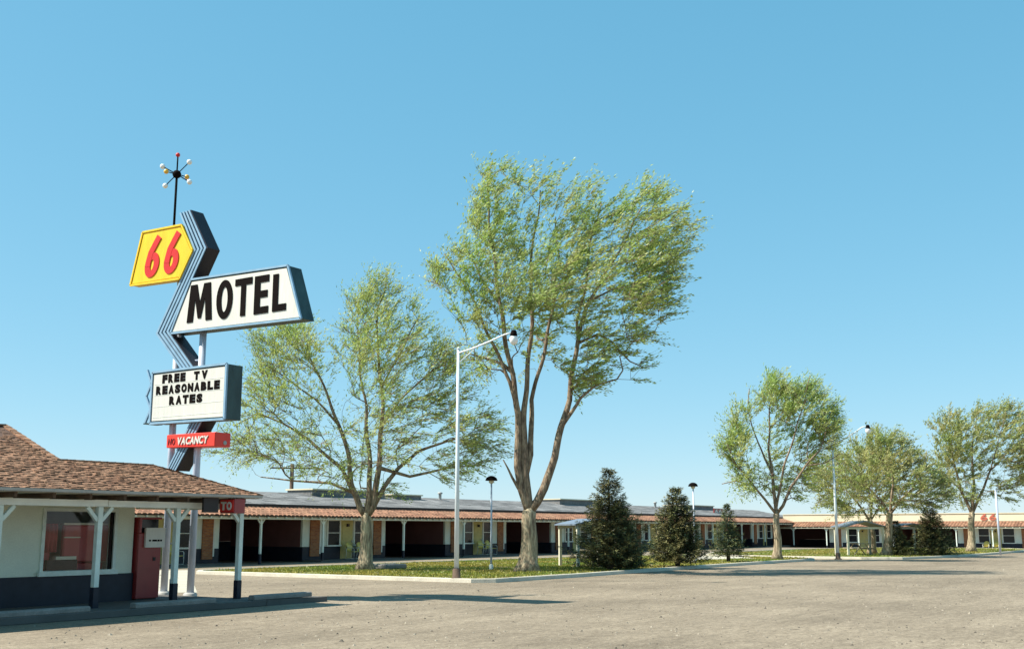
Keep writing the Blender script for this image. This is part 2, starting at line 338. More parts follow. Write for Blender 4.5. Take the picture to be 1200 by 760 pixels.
# ---------------------------------------------------------------- ground
b = MB(); b.add([(-2500, -2500, -.5), (3500, -2500, -.5), (3500, 3500, -.5), (-2500, 3500, -.5)], [(0, 1, 2, 3)])
struct(b.build('ground', 'desert'))
DIP = .40
def gz(x): t = min(1, max(0, (x - 106.2) / 7)); return -DIP * t * t * (3 - 2 * t)
XS = [-60, 106.2, 107.6, 109, 110.4, 111.8, 113.2, 230]
b = MB(); b.add([(x, y, gz(x)) for x in XS for y in (-120, 62)], [(2 * i, 2 * i + 2, 2 * i + 3, 2 * i + 1) for i in range(len(XS) - 1)])
struct(b.build('parking_lot', 'asphalt'))
b = MB(); b.add([(20.7, 25.6, .004), (21.45, 24.7, .004), (30.0, 35.0, .004), (33.0, 38.5, .004), (32.0, 39.5, .004)], [(0, 1, 2, 3, 4)])
struct(b.build('concrete_apron', 'apron'))
# loose pebbles and grit on the lot near the viewer: nobody could count them
b = MB(); prg = random.Random(21)
for i in range(3600):
    r_ = 9 + 46 * prg.random() ** 1.5; an = R(33.7 + prg.uniform(-28, 28)); px_, py_ = r_ * math.cos(an), r_ * math.sin(an)
    if py_ > 18.6 and px_ < 21 or py_ > 20.8 and px_ > 29.5: continue
    q = prg.uniform(.010, .030) * (1.6 if prg.random() < .04 else 1); a2 = prg.uniform(0, 6.28); vs = [(px_ + q * math.cos(a2 + k * 1.57) * prg.uniform(.7, 1.3), py_ + q * math.sin(a2 + k * 1.57) * prg.uniform(.7, 1.3), .0) for k in range(4)] + [(px_ + q * .2, py_, q * .8)]
    b.add(vs, [(0, 1, 4), (1, 2, 4), (2, 3, 4), (3, 0, 4)])
tag(b.build('gravel', 'grit', kind='stuff'), 'loose dark and pale grit scattered over the sunlit parking lot', 'gravel')
# the planted island and its kerb
ISL = [(30.2, 21.75), (30.75, 21.15), (36, 21.05), (43, 21.3), (50, 21.4), (57, 21.35), (62, 21.2), (64.5, 22.4), (65.5, 25), (65.2, 30), (64, 33.0), (58, 34.8), (45, 35.7), (34, 35.9), (30.9, 35.6), (30.2, 34.9)]
ISL2 = [(67.5, 17.9), (72, 16.9), (80, 16.2), (92, 16.0), (102, 16.4), (106, 19), (106, 26), (103, 31), (90, 33), (75, 33), (68.6, 31), (66.9, 26), (66.6, 20)]
def inset(poly, d):
    n = len(poly); out = []
    for i in range(n):
        a = Vector(poly[i - 1]); p = Vector(poly[i]); c = Vector(poly[(i + 1) % n])
        t = ((p - a).normalized() + (c - p).normalized()).normalized(); out.append((p.x - t.y * d, p.y + t.x * d))
    return out
for P in (ISL, ISL2):
    I = inset(P, .24); n = len(P)
    b = MB(); vs = [(x, y, z) for z, Q in ((0, P), (.115, inset(P, .015)), (.13, inset(P, .03)), (.13, I), (.0, I)) for x, y in Q]
    fs = [(k * n + i, k * n + (i + 1) % n, (k + 1) * n + (i + 1) % n, (k + 1) * n + i) for k in range(4) for i in range(n)]
    b.add(vs, fs); o = struct(b.build('kerb', 'kerb'))
    b = MB(); b.add([(x, y, .09) for x, y in I], [tuple(range(n))]); struct(b.build('island_turf', 'turf'))
def inpoly(x, y, P):
    c = False; j = len(P) - 1
    for i in range(len(P)):
        if (P[i][1] > y) != (P[j][1] > y) and x < (P[j][0] - P[i][0]) * (y - P[i][1]) / (P[j][1] - P[i][1]) + P[i][0]: c = not c
        j = i
    return c
WALK = [(55.5, 26.4), (61.5, 24.4), (64.9, 26.8), (64.6, 30.5)]
b = MB(); b.add([(x, y, .10) for x, y in WALK], [(0, 1, 2, 3)]); struct(b.build('concrete_walk', 'apron'))
# grass blades
npr = np.random.default_rng(3)
def grass(P, n, name):
    xs = [p[0] for p in P]; ys = [p[1] for p in P]; I = inset(P, .2); I2 = inset(P, 1.1); v = []; f = []
    k = 0
    while k < n:
        x = rng.uniform(min(xs), max(xs)); y = rng.uniform(min(ys), max(ys))
        if not inpoly(x, y, I) or inpoly(x, y, WALK): continue
        if noise.noise(Vector((x * .45, y * .45, 3))) < -.22 and rng.random() < .8: k += 1; continue
        if not inpoly(x, y, I2) and rng.random() < .62: k += 1; continue
        h = rng.uniform(.03, .085) * (1 + .5 * noise.noise(Vector((x * .8, y * .8, 0)))); a = rng.uniform(0, 6.28); wd = rng.uniform(.02, .045)
        ca, sa = math.cos(a) * wd, math.sin(a) * wd; i = len(v)
        v += [(x - ca, y - sa, .088), (x + ca, y + sa, .088), (x + rng.uniform(-.04, .04), y + rng.uniform(-.04, .04), .088 + h)]; f.append((i, i + 1, i + 2)); k += 1
    b = MB(); b.add(v, f); o = b.build(name, 'grass', kind='stuff'); tag(o, 'short dry yellow green grass covering the kerbed islands', 'grass')
    return o
g1 = grass(ISL, 62000, 'lawn_grass'); g1['label'] = 'short patchy grass on the near kerbed island round the tall tree'
g2 = grass(ISL2, 30000, 'lawn_grass'); g2['label'] = 'short green grass on the far island under the right hand trees'

# ---------------------------------------------------------------- motel wings
def wing(T, o, s0, s1, units, posts, roof_end, label_side):
    """T maps (s along facade, d depth behind the wall face, z) to the world"""
    def mb(): return MB(T)
    cur = s0
    ulen = 6.9
    # roof slab / carport ceiling and back wall
    b = mb(); b.box(s0, s1, .02, 6.9, 2.62, 2.84); b.build('ceiling', 'maroon', o)
    b = mb(); b.box(s0, s1, 5.6, 5.85, 1.05, 2.615); b.build('back_wall', 'maroon', o)
    b = mb(); b.box(s0, s1, 5.56, 5.88, 0, 1.045); b.build('back_wainscot', 'navy', o)
    b = mb(); b.box(s0, s1, -1.4, -.02, 2.30, 2.36); b.box(s0, s1, -1.46, -1.405, 2.2, 2.345); b.build('eave_beam', 'trim_cream', o)
    # header above openings, behind the pent roof
    b = mb(); b.box(s0, s1, 0, .12, 2.365, 2.615); b.build('header', 'dark', o)
    for u in units:
        b = mb(); b.box(u, u + ulen, .02, .16, .78, 2.36); b.build('wall', 'mwhite', o); b = mb(); b.box(u, u + ulen, .162, 5.55, .78, 2.61); b.build('side_wall', 'maroon', o)
        b = mb(); b.box(u, u + ulen, 0, 5.55, 0, .775); b.build('wainscot', 'navy', o)
        for (a, c) in ((.55, 1.25), (5.8, 6.45)):
            b = mb(); b.box(u + a, u + c, -.07, .015, .27, 2.355); b.build('brick_pier', 'brick', o)
        for a in (1.27, 6.47):
            b = mb(); b.box(u + a, u + a + .09, -.06, .017, .4, 2.353); b.build('corner_board', 'white', o)
        # two windows and the door between them
        for (a, c) in ((1.95, 2.88), (4.15, 5.15)):
            wf = mb(); wf.box(u + a - .09, u + a, -.05, .018, .86, 2.27); wf.box(u + c, u + c + .09, -.05, .018, .86, 2.27)
            wf.box(u + a, u + c, -.05, .018, 2.18, 2.27); wf.box(u + a - .14, u + c + .14, -.09, .018, .78, .858); wf.box(u + a, u + c, -.035, .018, 1.50, 1.54)
            W = wf.build('window', 'white', o)
            g = mb(); g.box(u + a, u + c, -.01, .019, .859, 1.499); g.box(u + a, u + c, -.008, .019, 1.541, 2.179); g.build('pane', 'darkglass', W)
        d = mb(); d.box(u + 3.0, u + 3.98, -.03, .018, .1, 2.25); d.box(u + 3.1, u + 3.88, -.045, -.031, .2, 1.0); d.box(u + 3.1, u + 3.88, -.045, -.031, 1.12, 2.1)
        D = d.build('door', 'yellow_door', o); k = mb(); k.box(u + 3.84, u + 3.9, -.09, -.046, 1.0, 1.1); k.build('handle', 'fascia', D)
        lb = mb(); lb.box(u + 3.42, u + 3.56, -.16, -.031, 1.86, 2.02); lb.build('door_lamp', 'dark', D)
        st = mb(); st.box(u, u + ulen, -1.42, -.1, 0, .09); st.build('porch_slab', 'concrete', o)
    for p in posts:
        b = mb(); b.box(p - .05, p + .05, -1.38, -1.28, .5, 2.298); b.beam((p + .03, -1.33, 1.98), (p + .30, -1.33, 2.29), .06); b.beam((p - .03, -1.33, 1.98), (p - .30, -1.33, 2.29), .06)
        q = b.build('post', 'mwhite', o); b = mb(); b.box(p - .056, p + .056, -1.386, -1.274, 0, .498); b.build('post_base', 'navy', q)
    # pent roof deck + rows of clay tiles
    e0, e1, z0, z1 = -1.62, .0, 2.37, 2.86
    b = mb(); b.add([(s0, e0 + .03, z0 - .01), (s1, e0 + .03, z0 - .01), (s1, .03, z1 - .01), (s0, .03, z1 - .01), (s0, .03, 2.62), (s1, .03, 2.62), (s1, e0 + .03, z0 - .03), (s0, e0 + .03, z0 - .03)],
                    [(0, 1, 2, 3), (3, 2, 5, 4), (4, 5, 6, 7), (7, 6, 1, 0), (0, 3, 4, 7), (1, 6, 5, 2)]); b.build('tile_deck', 'dark', o)
    b = mb(); rows = 5; tl = .30; s = s0
    while s < s1 - .1:
        for r in range(rows):
            f0 = r / rows; f1 = (r + 1.12) / rows; j = rng.uniform(-.008, .012)
            ya, yb = e0 + (e1 - e0) * f0, e0 + (e1 - e0) * min(f1, 1); za = z0 + (z1 - z0) * f0 + .022 + j; zb = z0 + (z1 - z0) * min(f1, 1) + .004 + j * .3
            w2 = tl * .48; h = .055
            vs = []
            for yy, zz in ((ya, za), (yb, zb)):
                vs += [(s, yy, zz), (s + w2 * .5, yy, zz + h), (s + w2 * 1.45, yy, zz + h), (s + w2 * 2.0, yy, zz)]
            b.add(vs, [(0, 1, 2, 3), (0, 4, 5, 1), (1, 5, 6, 2), (2, 6, 7, 3), (7, 6, 5, 4)])
        s += tl
    t = b.build('roof_tiles', 'tile', o, kind='stuff')
    b = mb(); s = s0 + .3
    while s < s1: b.box(s, s + .07, e0 + .02, -1.47, 2.255, 2.335); s += .62
    b.build('rafter_tails', 'trim_cream', o, kind='stuff')
    b = mb(); b.box(s0, s1, e0 + .025, e0 + .05, 2.225, 2.253); b.build('eave_batten', 'trim_cream', o)

moa = thing('motel_wing', 'long low motel wing with orange tile eave and grey gravel roof behind the near trees', 'motel building', (45, 43.5, 0))
U1 = [19.35 + 12.75 * k for k in range(8)]
P1 = []
for u in U1: P1 += [u + .15, u + 6.95]
P1 += [40.5, 87.2, 105.6]
wing(lambda s, d, z: (s, 43.5 + d, z), moa, 15, 117, U1, [p for p in P1 if p < 114], None, None)
# grey roof: low hipped sheets of gravel roofing in courses with raised ridge sections
def greyroof(x0, x1, y0, y1, yr, z0, zr, hipL, hipR, name='grey_roof'):
    b = MB(); A, B_, C_, D = (x0, y0, z0), (x1, y0, z0), (x1, y1, z0), (x0, y1, z0); Rr, Rl = (x1 - hipR, yr, zr), (x0 + hipL, yr, zr)
    b.add([A, B_, C_, D, Rl, Rr], [(0, 1, 5, 4), (1, 2, 5), (2, 3, 4, 5), (3, 0, 4), (3, 2, 1, 0)]); return b.build(name, 'greyroof', moa)
greyroof(14, 121, 43.35, 51, 47.0, 2.98, 3.78, 4, 3)
b = MB()     # shingle courses lying on the front slope, each strip proud of the next
for r in range(11):
    f0 = r / 11; f1 = (r + 1.08) / 11
    y0 = 43.33 + 3.6 * f0; y1 = 43.33 + 3.6 * min(1, f1); z0_ = 2.99 + .79 * f0 + .012; z1_ = 2.99 + .79 * min(1, f1) + .006
    x = 14.3 + 3.6 * f0 + .3 * (r % 2)
    while x < 120.3 - 2.6 * f0:
        L_ = rng.uniform(.8, 1.3); j = rng.uniform(0, .008)
        b.add([(x, y0, z0_ + j), (x + L_ - .01, y0, z0_ + j), (x + L_ - .01, y1, z1_ + j), (x, y1, z1_ + j), (x, y0, z0_ - .010), (x + L_ - .01, y0, z0_ - .010)], [(0, 1, 2, 3), (4, 5, 1, 0)]); x += L_
b.build('roof_shingles', 'greyroof', moa, kind='stuff')
b = MB(); b.box(15, 120, 43.30, 43.345, 2.885, 2.985); b.build('roof_edge', 'dark', moa)
for (x0, x1, z) in ((48.3, 54.8, 4.02), (55.6, 58.5, 3.9), (76.0, 82.5, 4.06), (98.5, 105.5, 4.0)):
    b = MB(); b.box(x0, x1, 46.2, 48.2, 3.5, z - .05); pr = b.build('roof_monitor', 'greyroof', moa)
    b = MB(); b.box(x0 - .08, x1 + .08, 46.1, 48.3, z - .048, z + .03); b.build('coping', 'cream', pr)
for x in (60.8, 71.4, 93.0):
    b = MB(); b.lathe((x, 46.4, 3.6), [(.10, 0), (.10, .45), (.17, .46), (.17, .55), (.001, .60)], 10); b.build('roof_vent', 'fascia', moa)
pq = MB(); pq.box(102.0, 104.1, 44.6, 44.68, 3.15, 3.72); pq.box(102.3, 102.38, 44.68, 44.76, 2.95, 3.5); pq.box(103.7, 103.78, 44.68, 44.76, 2.95, 3.5)
rs = pq.build('roof_number_board', 'machinered', moa); rs['label'] = 'small dark red 66 board on the grey roof'
for i in range(2): font_letter('6', 'digit', 'signwhite', rs, 44.598, 3.22, .7, .42, 102.25 + .85 * i, .02, .02, 0, '-y')

b = MB(); b.box(117.0, 122.6, 49.1, 49.35, 0, 2.615); b.box(122.65, 122.9, 43.0, 49.35, 0, 2.615); b.box(117.0, 123, 43.5, 50.4, 2.62, 2.84); b.build('corner_wall', 'maroon', moa)
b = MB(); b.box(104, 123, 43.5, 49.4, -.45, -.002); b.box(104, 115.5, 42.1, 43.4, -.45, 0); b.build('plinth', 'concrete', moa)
mob = thing('motel_wing', 'far motel wing across the right end with cream parapet and red 66', 'motel building', (117, 25, 0))
U2 = [44.3 - 38.35 + 12.75 * k for k in range(3)]
P2 = [a for u in U2 for a in (u + .15, u + 3.45, u + 6.9)] + [2.6]
wing(lambda s, d, z: (117 + d, 44.3 - s, z - DIP), mob, .75, 40, U2, P2, None, None)
b = MB(lambda x, y, z: (x, y, z - DIP)); b.box(117.02, 117.3, 4.2, 43.28, 2.9, 3.62); b.build('parapet', 'cream', mob)
b = MB(lambda x, y, z: (x, y, z - DIP)); b.box(116.96, 117.36, 4.1, 43.28, 3.622, 3.70); b.build('parapet_cap', 'cream', mob)
b = MB(lambda x, y, z: (x, y, z - DIP)); b.box(117.3, 124, 4.3, 43.0, 2.845, 2.95); b.build('flat_roof', 'greyroof', mob)
b = MB(lambda x, y, z: (x, y, z - DIP)); b.box(114.9, 115.4, 5, 43, 0, .07); b.build('blue_base_strip', 'blueedge', mob)  # low blue strip along the foot of the wing
for i in range(2): six('roof_digit', 'faded_red', mob, 23.40 - .80 * i, 2.98 - DIP, .62, .58, 117.0, .05, .14, .05)
b = MB(lambda x, y, z: (x, y, z - DIP)); b.box(117.3, 124, 4.2, 4.4, 0, 2.84); b.build('end_wall', 'mwhite', mob)

# ---------------------------------------------------------------- metal lawn chairs at the motel doors
def lawn_chair(loc, rz, label):
    o = thing('lawn_chair', label, 'chair', loc, 'yellow metal chairs beside the motel doors')
    T = lambda x, y, z: (loc[0] + x * math.cos(rz) - y * math.sin(rz), loc[1] + x * math.sin(rz) + y * math.cos(rz), loc[2] + z)
    b = MB(T); n = 8; vs = []
    for i in range(n + 1):
        u = -.24 + .48 * i / n; k = 1 - (u / .24) ** 2
        vs += [(u, .20 + .05 * (1 - k), .42), (u * 1.1, .26 + .07 * (1 - k) * -1, .66), (u * .95, .33, .80 + .12 * k), (u, .23 + .05 * (1 - k), .42), (u * 1.1, .29, .66), (u * .95, .35, .80 + .12 * k)]
    fs = []
    for i in range(n):
        a = i * 6; c = a + 6; fs += [(a, c, c + 1, a + 1), (a + 1, c + 1, c + 2, a + 2), (a + 4, c + 4, c + 3, a + 3), (a + 5, c + 5, c + 4, a + 4), (a + 2, c + 2, c + 5, a + 5), (a + 3, c + 3, c, a)]
    b.add(vs, fs, True); b.build('backrest', 'chair', o)
    b = MB(T); b.prismy([(-.24, .40), (-.20, .385), (.20, .385), (.24, .40), (.24, .42), (.19, .405), (-.19, .405), (-.24, .42)], -.26, .22); b.build('seat', 'chair', o)
    for s in (-1, 1):
        b = MB(T); b.tube([(s * .27, .24, .62), (s * .27, -.22, .60), (s * .27, -.28, .55), (s * .26, -.28, .02)], .014, 6); b.build('front_leg', 'white', o)
        b = MB(T); b.tube([(s * .27, .24, .62), (s * .26, .22, .3), (s * .26, .30, .02)], .014, 6); b.build('rear_leg', 'white', o)
    b = MB(T); b.tube([(-.26, -.28, .02), (-.26, .30, .02)], .013, 6); b.tube([(.26, -.28, .02), (.26, .30, .02)], .013, 6); b.build('runner', 'white', o)
    return o
k = 0
names = ['near', 'second', 'third', 'fourth']
for x, lab in ((48.05, 'yellow metal lawn chair left of the first mustard door beyond the office'), (48.95, 'yellow metal lawn chair right of the first mustard door, behind the forked trunk'),
               (60.7, 'yellow metal lawn chair left of the mustard door seen beside the tall lamp pole'), (61.6, 'yellow metal lawn chair right of the mustard door seen beside the tall lamp pole'),
               (35.7, 'yellow metal lawn chair left of the door hidden behind the office posts')):
    lawn_chair((x, 42.75, .09), R(rng.uniform(-8, 8)), lab)
for y, lab in ((22.9, 'metal lawn chair left of the door below the red 66 parapet'), (22.0, 'metal lawn chair right of the door below the red 66 parapet')):
    lawn_chair((116.2, y, .09 - DIP), R(-90), lab)

# ---------------------------------------------------------------- office
of = thing('office_building', 'mint office with brown shake hip roof, dark wainscot and braced porch posts', 'office', (14, 22, 0))
WY = 21.5
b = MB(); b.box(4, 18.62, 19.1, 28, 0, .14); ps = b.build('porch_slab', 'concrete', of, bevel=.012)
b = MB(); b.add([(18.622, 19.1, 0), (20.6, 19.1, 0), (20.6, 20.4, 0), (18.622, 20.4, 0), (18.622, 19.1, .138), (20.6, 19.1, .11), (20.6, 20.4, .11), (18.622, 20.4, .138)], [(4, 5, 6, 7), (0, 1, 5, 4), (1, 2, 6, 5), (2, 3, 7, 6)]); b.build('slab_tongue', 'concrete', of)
wx0, wx1, wz0, wz1 = 14.48, 16.2, .84, 2.08
b = MB(); b.box(4, wx0, WY, WY + .18, .74, 2.44); b.box(wx1, 16.74, WY, WY + .18, .74, 2.44); b.box(wx0, wx1, WY, WY + .18, .74, wz0); b.box(wx0, wx1, WY, WY + .18, wz1, 2.44)
b.box(16.56, 16.74, WY + .18, 27, .74, 2.44); b.box(4, 16.74, 27, 27.2, .14, 2.44); b.box(4, 4.2, WY + .18, 27, .74, 2.44); b.build('wall', 'mint', of)
b = MB(); b.box(4, 16.77, WY - .03, WY + .18, .14, .738); b.box(16.56, 16.77, WY + .18, 27, .14, .738); b.build('wainscot', 'navy', of)
b = MB(); t = .075
b.box(wx0 - t, wx0, WY - .04, WY + .05, wz0 - t, wz1 + t); b.box(wx1, wx1 + t, WY - .04, WY + .05, wz0 - t, wz1 + t); b.box(wx0, wx1, WY - .04, WY + .05, wz1, wz1 + t); b.box(wx0 - .12, wx1 + .12, WY - .09, WY - .041, wz0 - t - .03, wz0 - .01); b.box(wx0, wx1, WY - .04, WY + .05, wz0 - t, wz0)
WN = b.build('window', 'mintpost', of)
b = MB(); b.box(wx0, wx0 + .03, WY + .051, WY + .1, wz0, wz1); b.box(wx1 - .03, wx1, WY + .051, WY + .1, wz0, wz1); b.build('sash', 'dark', WN)
b = MB(); b.box(wx0 + .03, wx1 - .03, WY + .07, WY + .078, wz0, wz1); b.build('pane', 'glass', WN)
b = MB(); b.box(4.2, 16.5, 26.5, 26.6, .14, 2.4); b.box(4.2, 16.5, WY + .2, 26.5, .142, .15); b.box(11.5, 11.6, WY + .2, 26.4, .15, 2.4); b.build('inner_wall', 'inner', of)
# porch posts with braces
posts = [(12.45, 19.95), (14.66, 19.95), (16.66, 19.95), (18.5, 19.95), (18.15, 21.75)]
for i, (x, y) in enumerate(posts):
    b = MB(); r = .058
    b.box(x - r, x + r, y - r, y + r, .55, 2.158)
    if i < 4:
        for s in ((-1, 1) if i < 3 else (-1,)): b.beam((x + s * .05, y, 1.88), (x + s * .30, y, 2.15), .075, .08)
        if i >= 2: b.beam((x, y + .05, 1.88), (x, y + .36, 2.15), .07, .075)
    else:
        b.beam((x - .05, y, 1.88), (x - .3, y, 2.15), .07, .075); b.beam((x, y - .05, 1.88), (x, y - .36, 2.15), .07, .075)
    p = b.build('post', 'mintpost', of, bevel=.006); b = MB(); b.box(x - r - .006, x + r + .006, y - r - .006, y + r + .006, .14, .549); b.build('post_base', 'navy', p)
b = MB(); b.box(4, 14.5, 19.88, 20.02, 2.16, 2.29); b.box(14.82, 17.5, 19.88, 20.02, 2.16, 2.29); b.box(14.503, 14.817, 19.895, 20.005, 2.165, 2.30); b.box(17.503, 18.55, 19.9, 20.0, 2.165, 2.285); b.build('front_beam', 'white', of)
b = MB(); b.box(18.44, 18.56, 20.03, 22.4, 2.165, 2.285); b.box(17.0, 18.43, 21.69, 21.81, 2.16, 2.28); b.build('side_beam', 'mintpost', of)
b = MB(); b.box(4, 18.5, 19.56, 22.9, 2.402, 2.43); b.build('soffit', 'trim_cream', of)
b = MB(); x = 4.3
while x < 18.4: b.box(x, x + .06, 19.58, 20.9, 2.30, 2.40); x += .82
b.build('rafter', 'darkwood', of, kind='stuff')
b = MB(); b.box(4, 18.6, 19.46, 19.5, 2.40, 2.47); b.box(18.56, 18.6, 19.502, 22.9, 2.40, 2.47); b.build('fascia', 'fascia', of)
b = MB(); b.prism([(19.36, 2.47), (19.38, 2.415), (19.44, 2.405), (19.457, 2.415), (19.457, 2.472), (19.445, 2.472), (19.445, 2.43), (19.39, 2.43), (19.375, 2.47)], 4, 18.62); b.build('gutter', 'fascia', of)
# roof planes
A_, B_, R1, R0, P_, Q_ = (4, 19.44, 2.46), (18.62, 19.44, 2.46), (16.9, 21.2, 3.13), (14.45, 21.2, 3.13), (14.5, 23.3, 3.97), (4, 23.3, 3.97)
V_, B2, W_, X_ = (16.8, 22.95, 2.46), (18.62, 22.95, 2.46), (16.8, 27.3, 2.46), (4, 27.3, 2.46)
b = MB(); b.add([A_, B_, R1, R0, P_, Q_, V_, B2, W_, X_, (14.45, 22.95, 2.46)],
    [(0, 1, 2, 3), (0, 3, 4, 5), (1, 7, 2), (2, 7, 6, 3), (3, 6, 4), (4, 6, 8), (5, 4, 8, 9), (0, 9, 8, 6, 7, 1), (0, 5, 9)]); rf = b.build('roof', 'roofbase', of)
# split shakes laid in courses over the front slope and the hip
def shakes(origin, ex, ey, nrm, rows, x_at, wmin=.06, wmax=.13, expo=.115, lift=.012):
    b = MB(); ex = Vector(ex); ey = Vector(ey); nrm = Vector(nrm); og = Vector(origin)
    for r in range(rows):
        a0, a1 = x_at(r * expo)
        x = a0 - rng.uniform(0, .1)
        while x < a1:
            wd = rng.uniform(wmin, wmax); x2 = min(x + wd - .006, a1 + .02); j = rng.uniform(-.025, .02); h = rng.uniform(.012, .034)
            p = lambda xx, yy, zz: og + ex * xx + ey * yy + nrm * zz
            y0 = r * expo + j; y1 = (r + 1.45) * expo
            b.add([p(x, y0, lift), p(x2, y0, lift), p(x2, y1, lift * .4), p(x, y1, lift * .4), p(x, y0, lift + h), p(x2, y0, lift + h * rng.uniform(.7, 1.2)), p(x2, y1, lift * .5 + .004), p(x, y1, lift * .5 + .004)],
                  [(4, 5, 6, 7), (0, 1, 5, 4), (1, 2, 6, 5), (3, 0, 4, 7)])
            x += wd
    return b
sl_ = math.atan2(3.13 - 2.46, 21.2 - 19.44); ey = (0, math.cos(sl_), math.sin(sl_)); nr = (0, -math.sin(sl_), math.cos(sl_)); Lr = math.hypot(.67, 1.76)
b = shakes((0, 19.40, 2.455), (1, 0, 0), ey, nr, int(Lr / .115) + 1, lambda y: (9.5, 18.64 - 1.72 * min(1, y / Lr)))
b2 = shakes((0, 21.2, 3.13), (1, 0, 0), ey, nr, int(math.hypot(2.1, .84) / .115), lambda y: (9.5, 14.46)); b.add(b2.v, b2.f)
b.build('roof_shakes', 'shake', of, kind='stuff')
hv = Vector((-1.72, 0, .67)).normalized(); hn = Vector((.67, 0, 1.72)).normalized()
b = shakes((18.64, 0, 2.455), (0, 1, 0), hv, hn, 15, lambda y: (19.44 + 1.76 * min(1, y / 1.85), 22.95 - 1.75 * min(1, y / 1.85))); b.build('hip_shakes', 'shake', of, kind='stuff')
b = MB()      # ridge caps
def caps(a, c):
    a = Vector(a); c = Vector(c); L_ = (c - a).length; n = int(L_ / .2)
    for i in range(n):
        p = a.lerp(c, i / n); q = a.lerp(c, (i + 1.25) / n); b.beam(p + Vector((0, 0, .025)), q + Vector((0, 0, .012)), rng.uniform(.13, .17), .035)
caps(B_, R1); caps(R1, R0); caps(R0, P_); caps(P_, Q_)
b.build('ridge_caps', 'shake', of, kind='stuff')

# box sign under the canopy corner
cs = thing('canopy_box_sign', 'small red box sign hanging under the office canopy beside the corner post', 'sign', (17.95, 19.7, 2.05))
b = MB(); b.box(17.80, 18.12, 19.40, 19.87, 2.06, 2.385); b.build('box', 'machinered', cs, bevel=.008)
b = MB(); b.box(17.775, 17.798, 19.42, 19.85, 2.09, 2.36); f_ = b.build('face', 'signred', cs)
font_letter('T', 'letter', 'signwhite', f_, 19.81, 2.13, .17, .19, 17.773, .012, .05); font_letter('O', 'letter', 'signwhite', f_, 19.62, 2.13, .16, .19, 17.773, .012, .05)
b = MB(); b.box(17.82, 17.86, 19.6, 19.64, 2.386, 2.42); b.box(18.04, 18.08, 19.6, 19.64, 2.386, 2.42); b.build('hanger', 'dark', cs)
bk = MB(); bk.box(17.0, 17.42, 19.50, 19.56, 2.07, 2.397); o = bk.build('canopy_shade_panel', 'dark'); tag(o, 'dark panel put in for the shade under the canopy left of the red box sign', 'shade panel')  # dark panel added to stand for the shadow at soffit and beam end
# red machine
vm = thing('vending_machine', 'tall dark red machine with white panel standing at the office corner', 'machine', (17.1, 21.7, .14))
b = MB(); b.box(16.79, 17.42, 21.36, 22.0, .17, 1.62); b.box(16.79, 16.86, 21.36, 22.0, 1.62, 1.98); b.box(16.861, 17.42, 21.5, 22.0, 1.62, 1.98); b.box(16.861, 17.42, 21.36, 21.499, 1.93, 1.98); b.build('cabinet', 'machinered', vm, bevel=.012)
b = MB(); b.box(16.88, 17.40, 21.47, 21.498, 1.64, 1.925); b.build('display_recess', 'darkglass', vm)
b = MB(); b.box(16.93, 17.47, 21.30, 21.358, 1.30, 1.74); pn = b.build('white_panel', 'signwhite', vm)
b = MB()
for x0, w_ in ((17.02, .05), (17.11, .13), (17.255, .06), (17.33, .05)): b.box(x0, x0 + w_, 21.295, 21.2995, 1.435, 1.475)
b.build('printed_line', 'signblack', pn)
b = MB(); b.box(17.20, 17.27, 21.345, 21.359, 1.0, 1.08); b.build('coin_plate', 'dark', vm)
b = MB(); b.box(16.83, 17.38, 21.40, 21.96, .141, .169); b.build('plinth', 'dark', vm)
# furniture behind the office window
def curtain(x0, x1, y, z0, z1, label):
    b = MB(); n = 24; vs = []
    for i in range(n + 1):
        x = x0 + (x1 - x0) * i / n; d = .035 * math.sin(i * 1.3); vs += [(x, y + d, z0), (x, y + d, z1), (x, y + d + .01, z1), (x, y + d + .01, z0)]
    fs = [(i * 4 + k, i * 4 + 4 + k, i * 4 + 4 + (k + 1) % 4, i * 4 + (k + 1) % 4) for i in range(n) for k in range(4)]
    b.add(vs, fs, True); return tag(b.build('curtain', 'drape'), label, 'curtain')
curtain(14.52, 15.0, 21.80, 1.22, 1.83, 'red curtain panel hanging at the left side of the office window')
se = thing('settee', 'red vinyl settee with cream top rail seen through the office window', 'sofa', (15.7, 22.1, .15))
b = MB(); b.box(15.2, 16.35, 21.85, 21.98, 1.0, 1.80); b.build('backrest', 'sofa', se, bevel=.03)
b = MB(); b.box(15.18, 16.37, 21.84, 21.99, 1.802, 1.84); b.box(15.2, 15.6, 21.83, 21.848, 1.52, 1.545); b.build('rail', 'trim_cream', se)
b = MB(); b.box(15.2, 16.35, 21.99, 22.6, .45, .98); b.build('seat', 'sofa', se, bevel=.03)
for x in (15.24, 16.26):
    for y in (22.0, 22.5): b = MB(); b.box(x, x + .05, y, y + .05, .15, .449); b.build('leg', 'dark', se)
tb = thing('display_counter', 'low dark counter with cream top inside the office window', 'counter', (15, 21.9, .15))
b = MB(); b.box(14.75, 15.5, 21.74, 21.83, .15, 1.06); b.build('body', 'dark', tb, bevel=.01); b = MB(); b.box(14.95, 15.45, 21.72, 21.84, 1.062, 1.13); b.build('top', 'trim_cream', tb)
ch = thing('armchair', 'dark red armchair inside the office below the red curtain', 'armchair', (14.85, 21.9, .15))
b = MB(); b.box(14.60, 14.93, 21.90, 22.0, .5, 1.25); b.build('backrest', 'sofa', ch, bevel=.03); b = MB(); b.box(14.60, 14.93, 22.01, 22.5, .4, .6); b.build('seat', 'sofa', ch, bevel=.03)
for x in (14.61, 14.88):
    for y in (21.92, 22.42): b = MB(); b.box(x, x + .04, y, y + .04, .15, .399); b.build('leg', 'dark', ch)
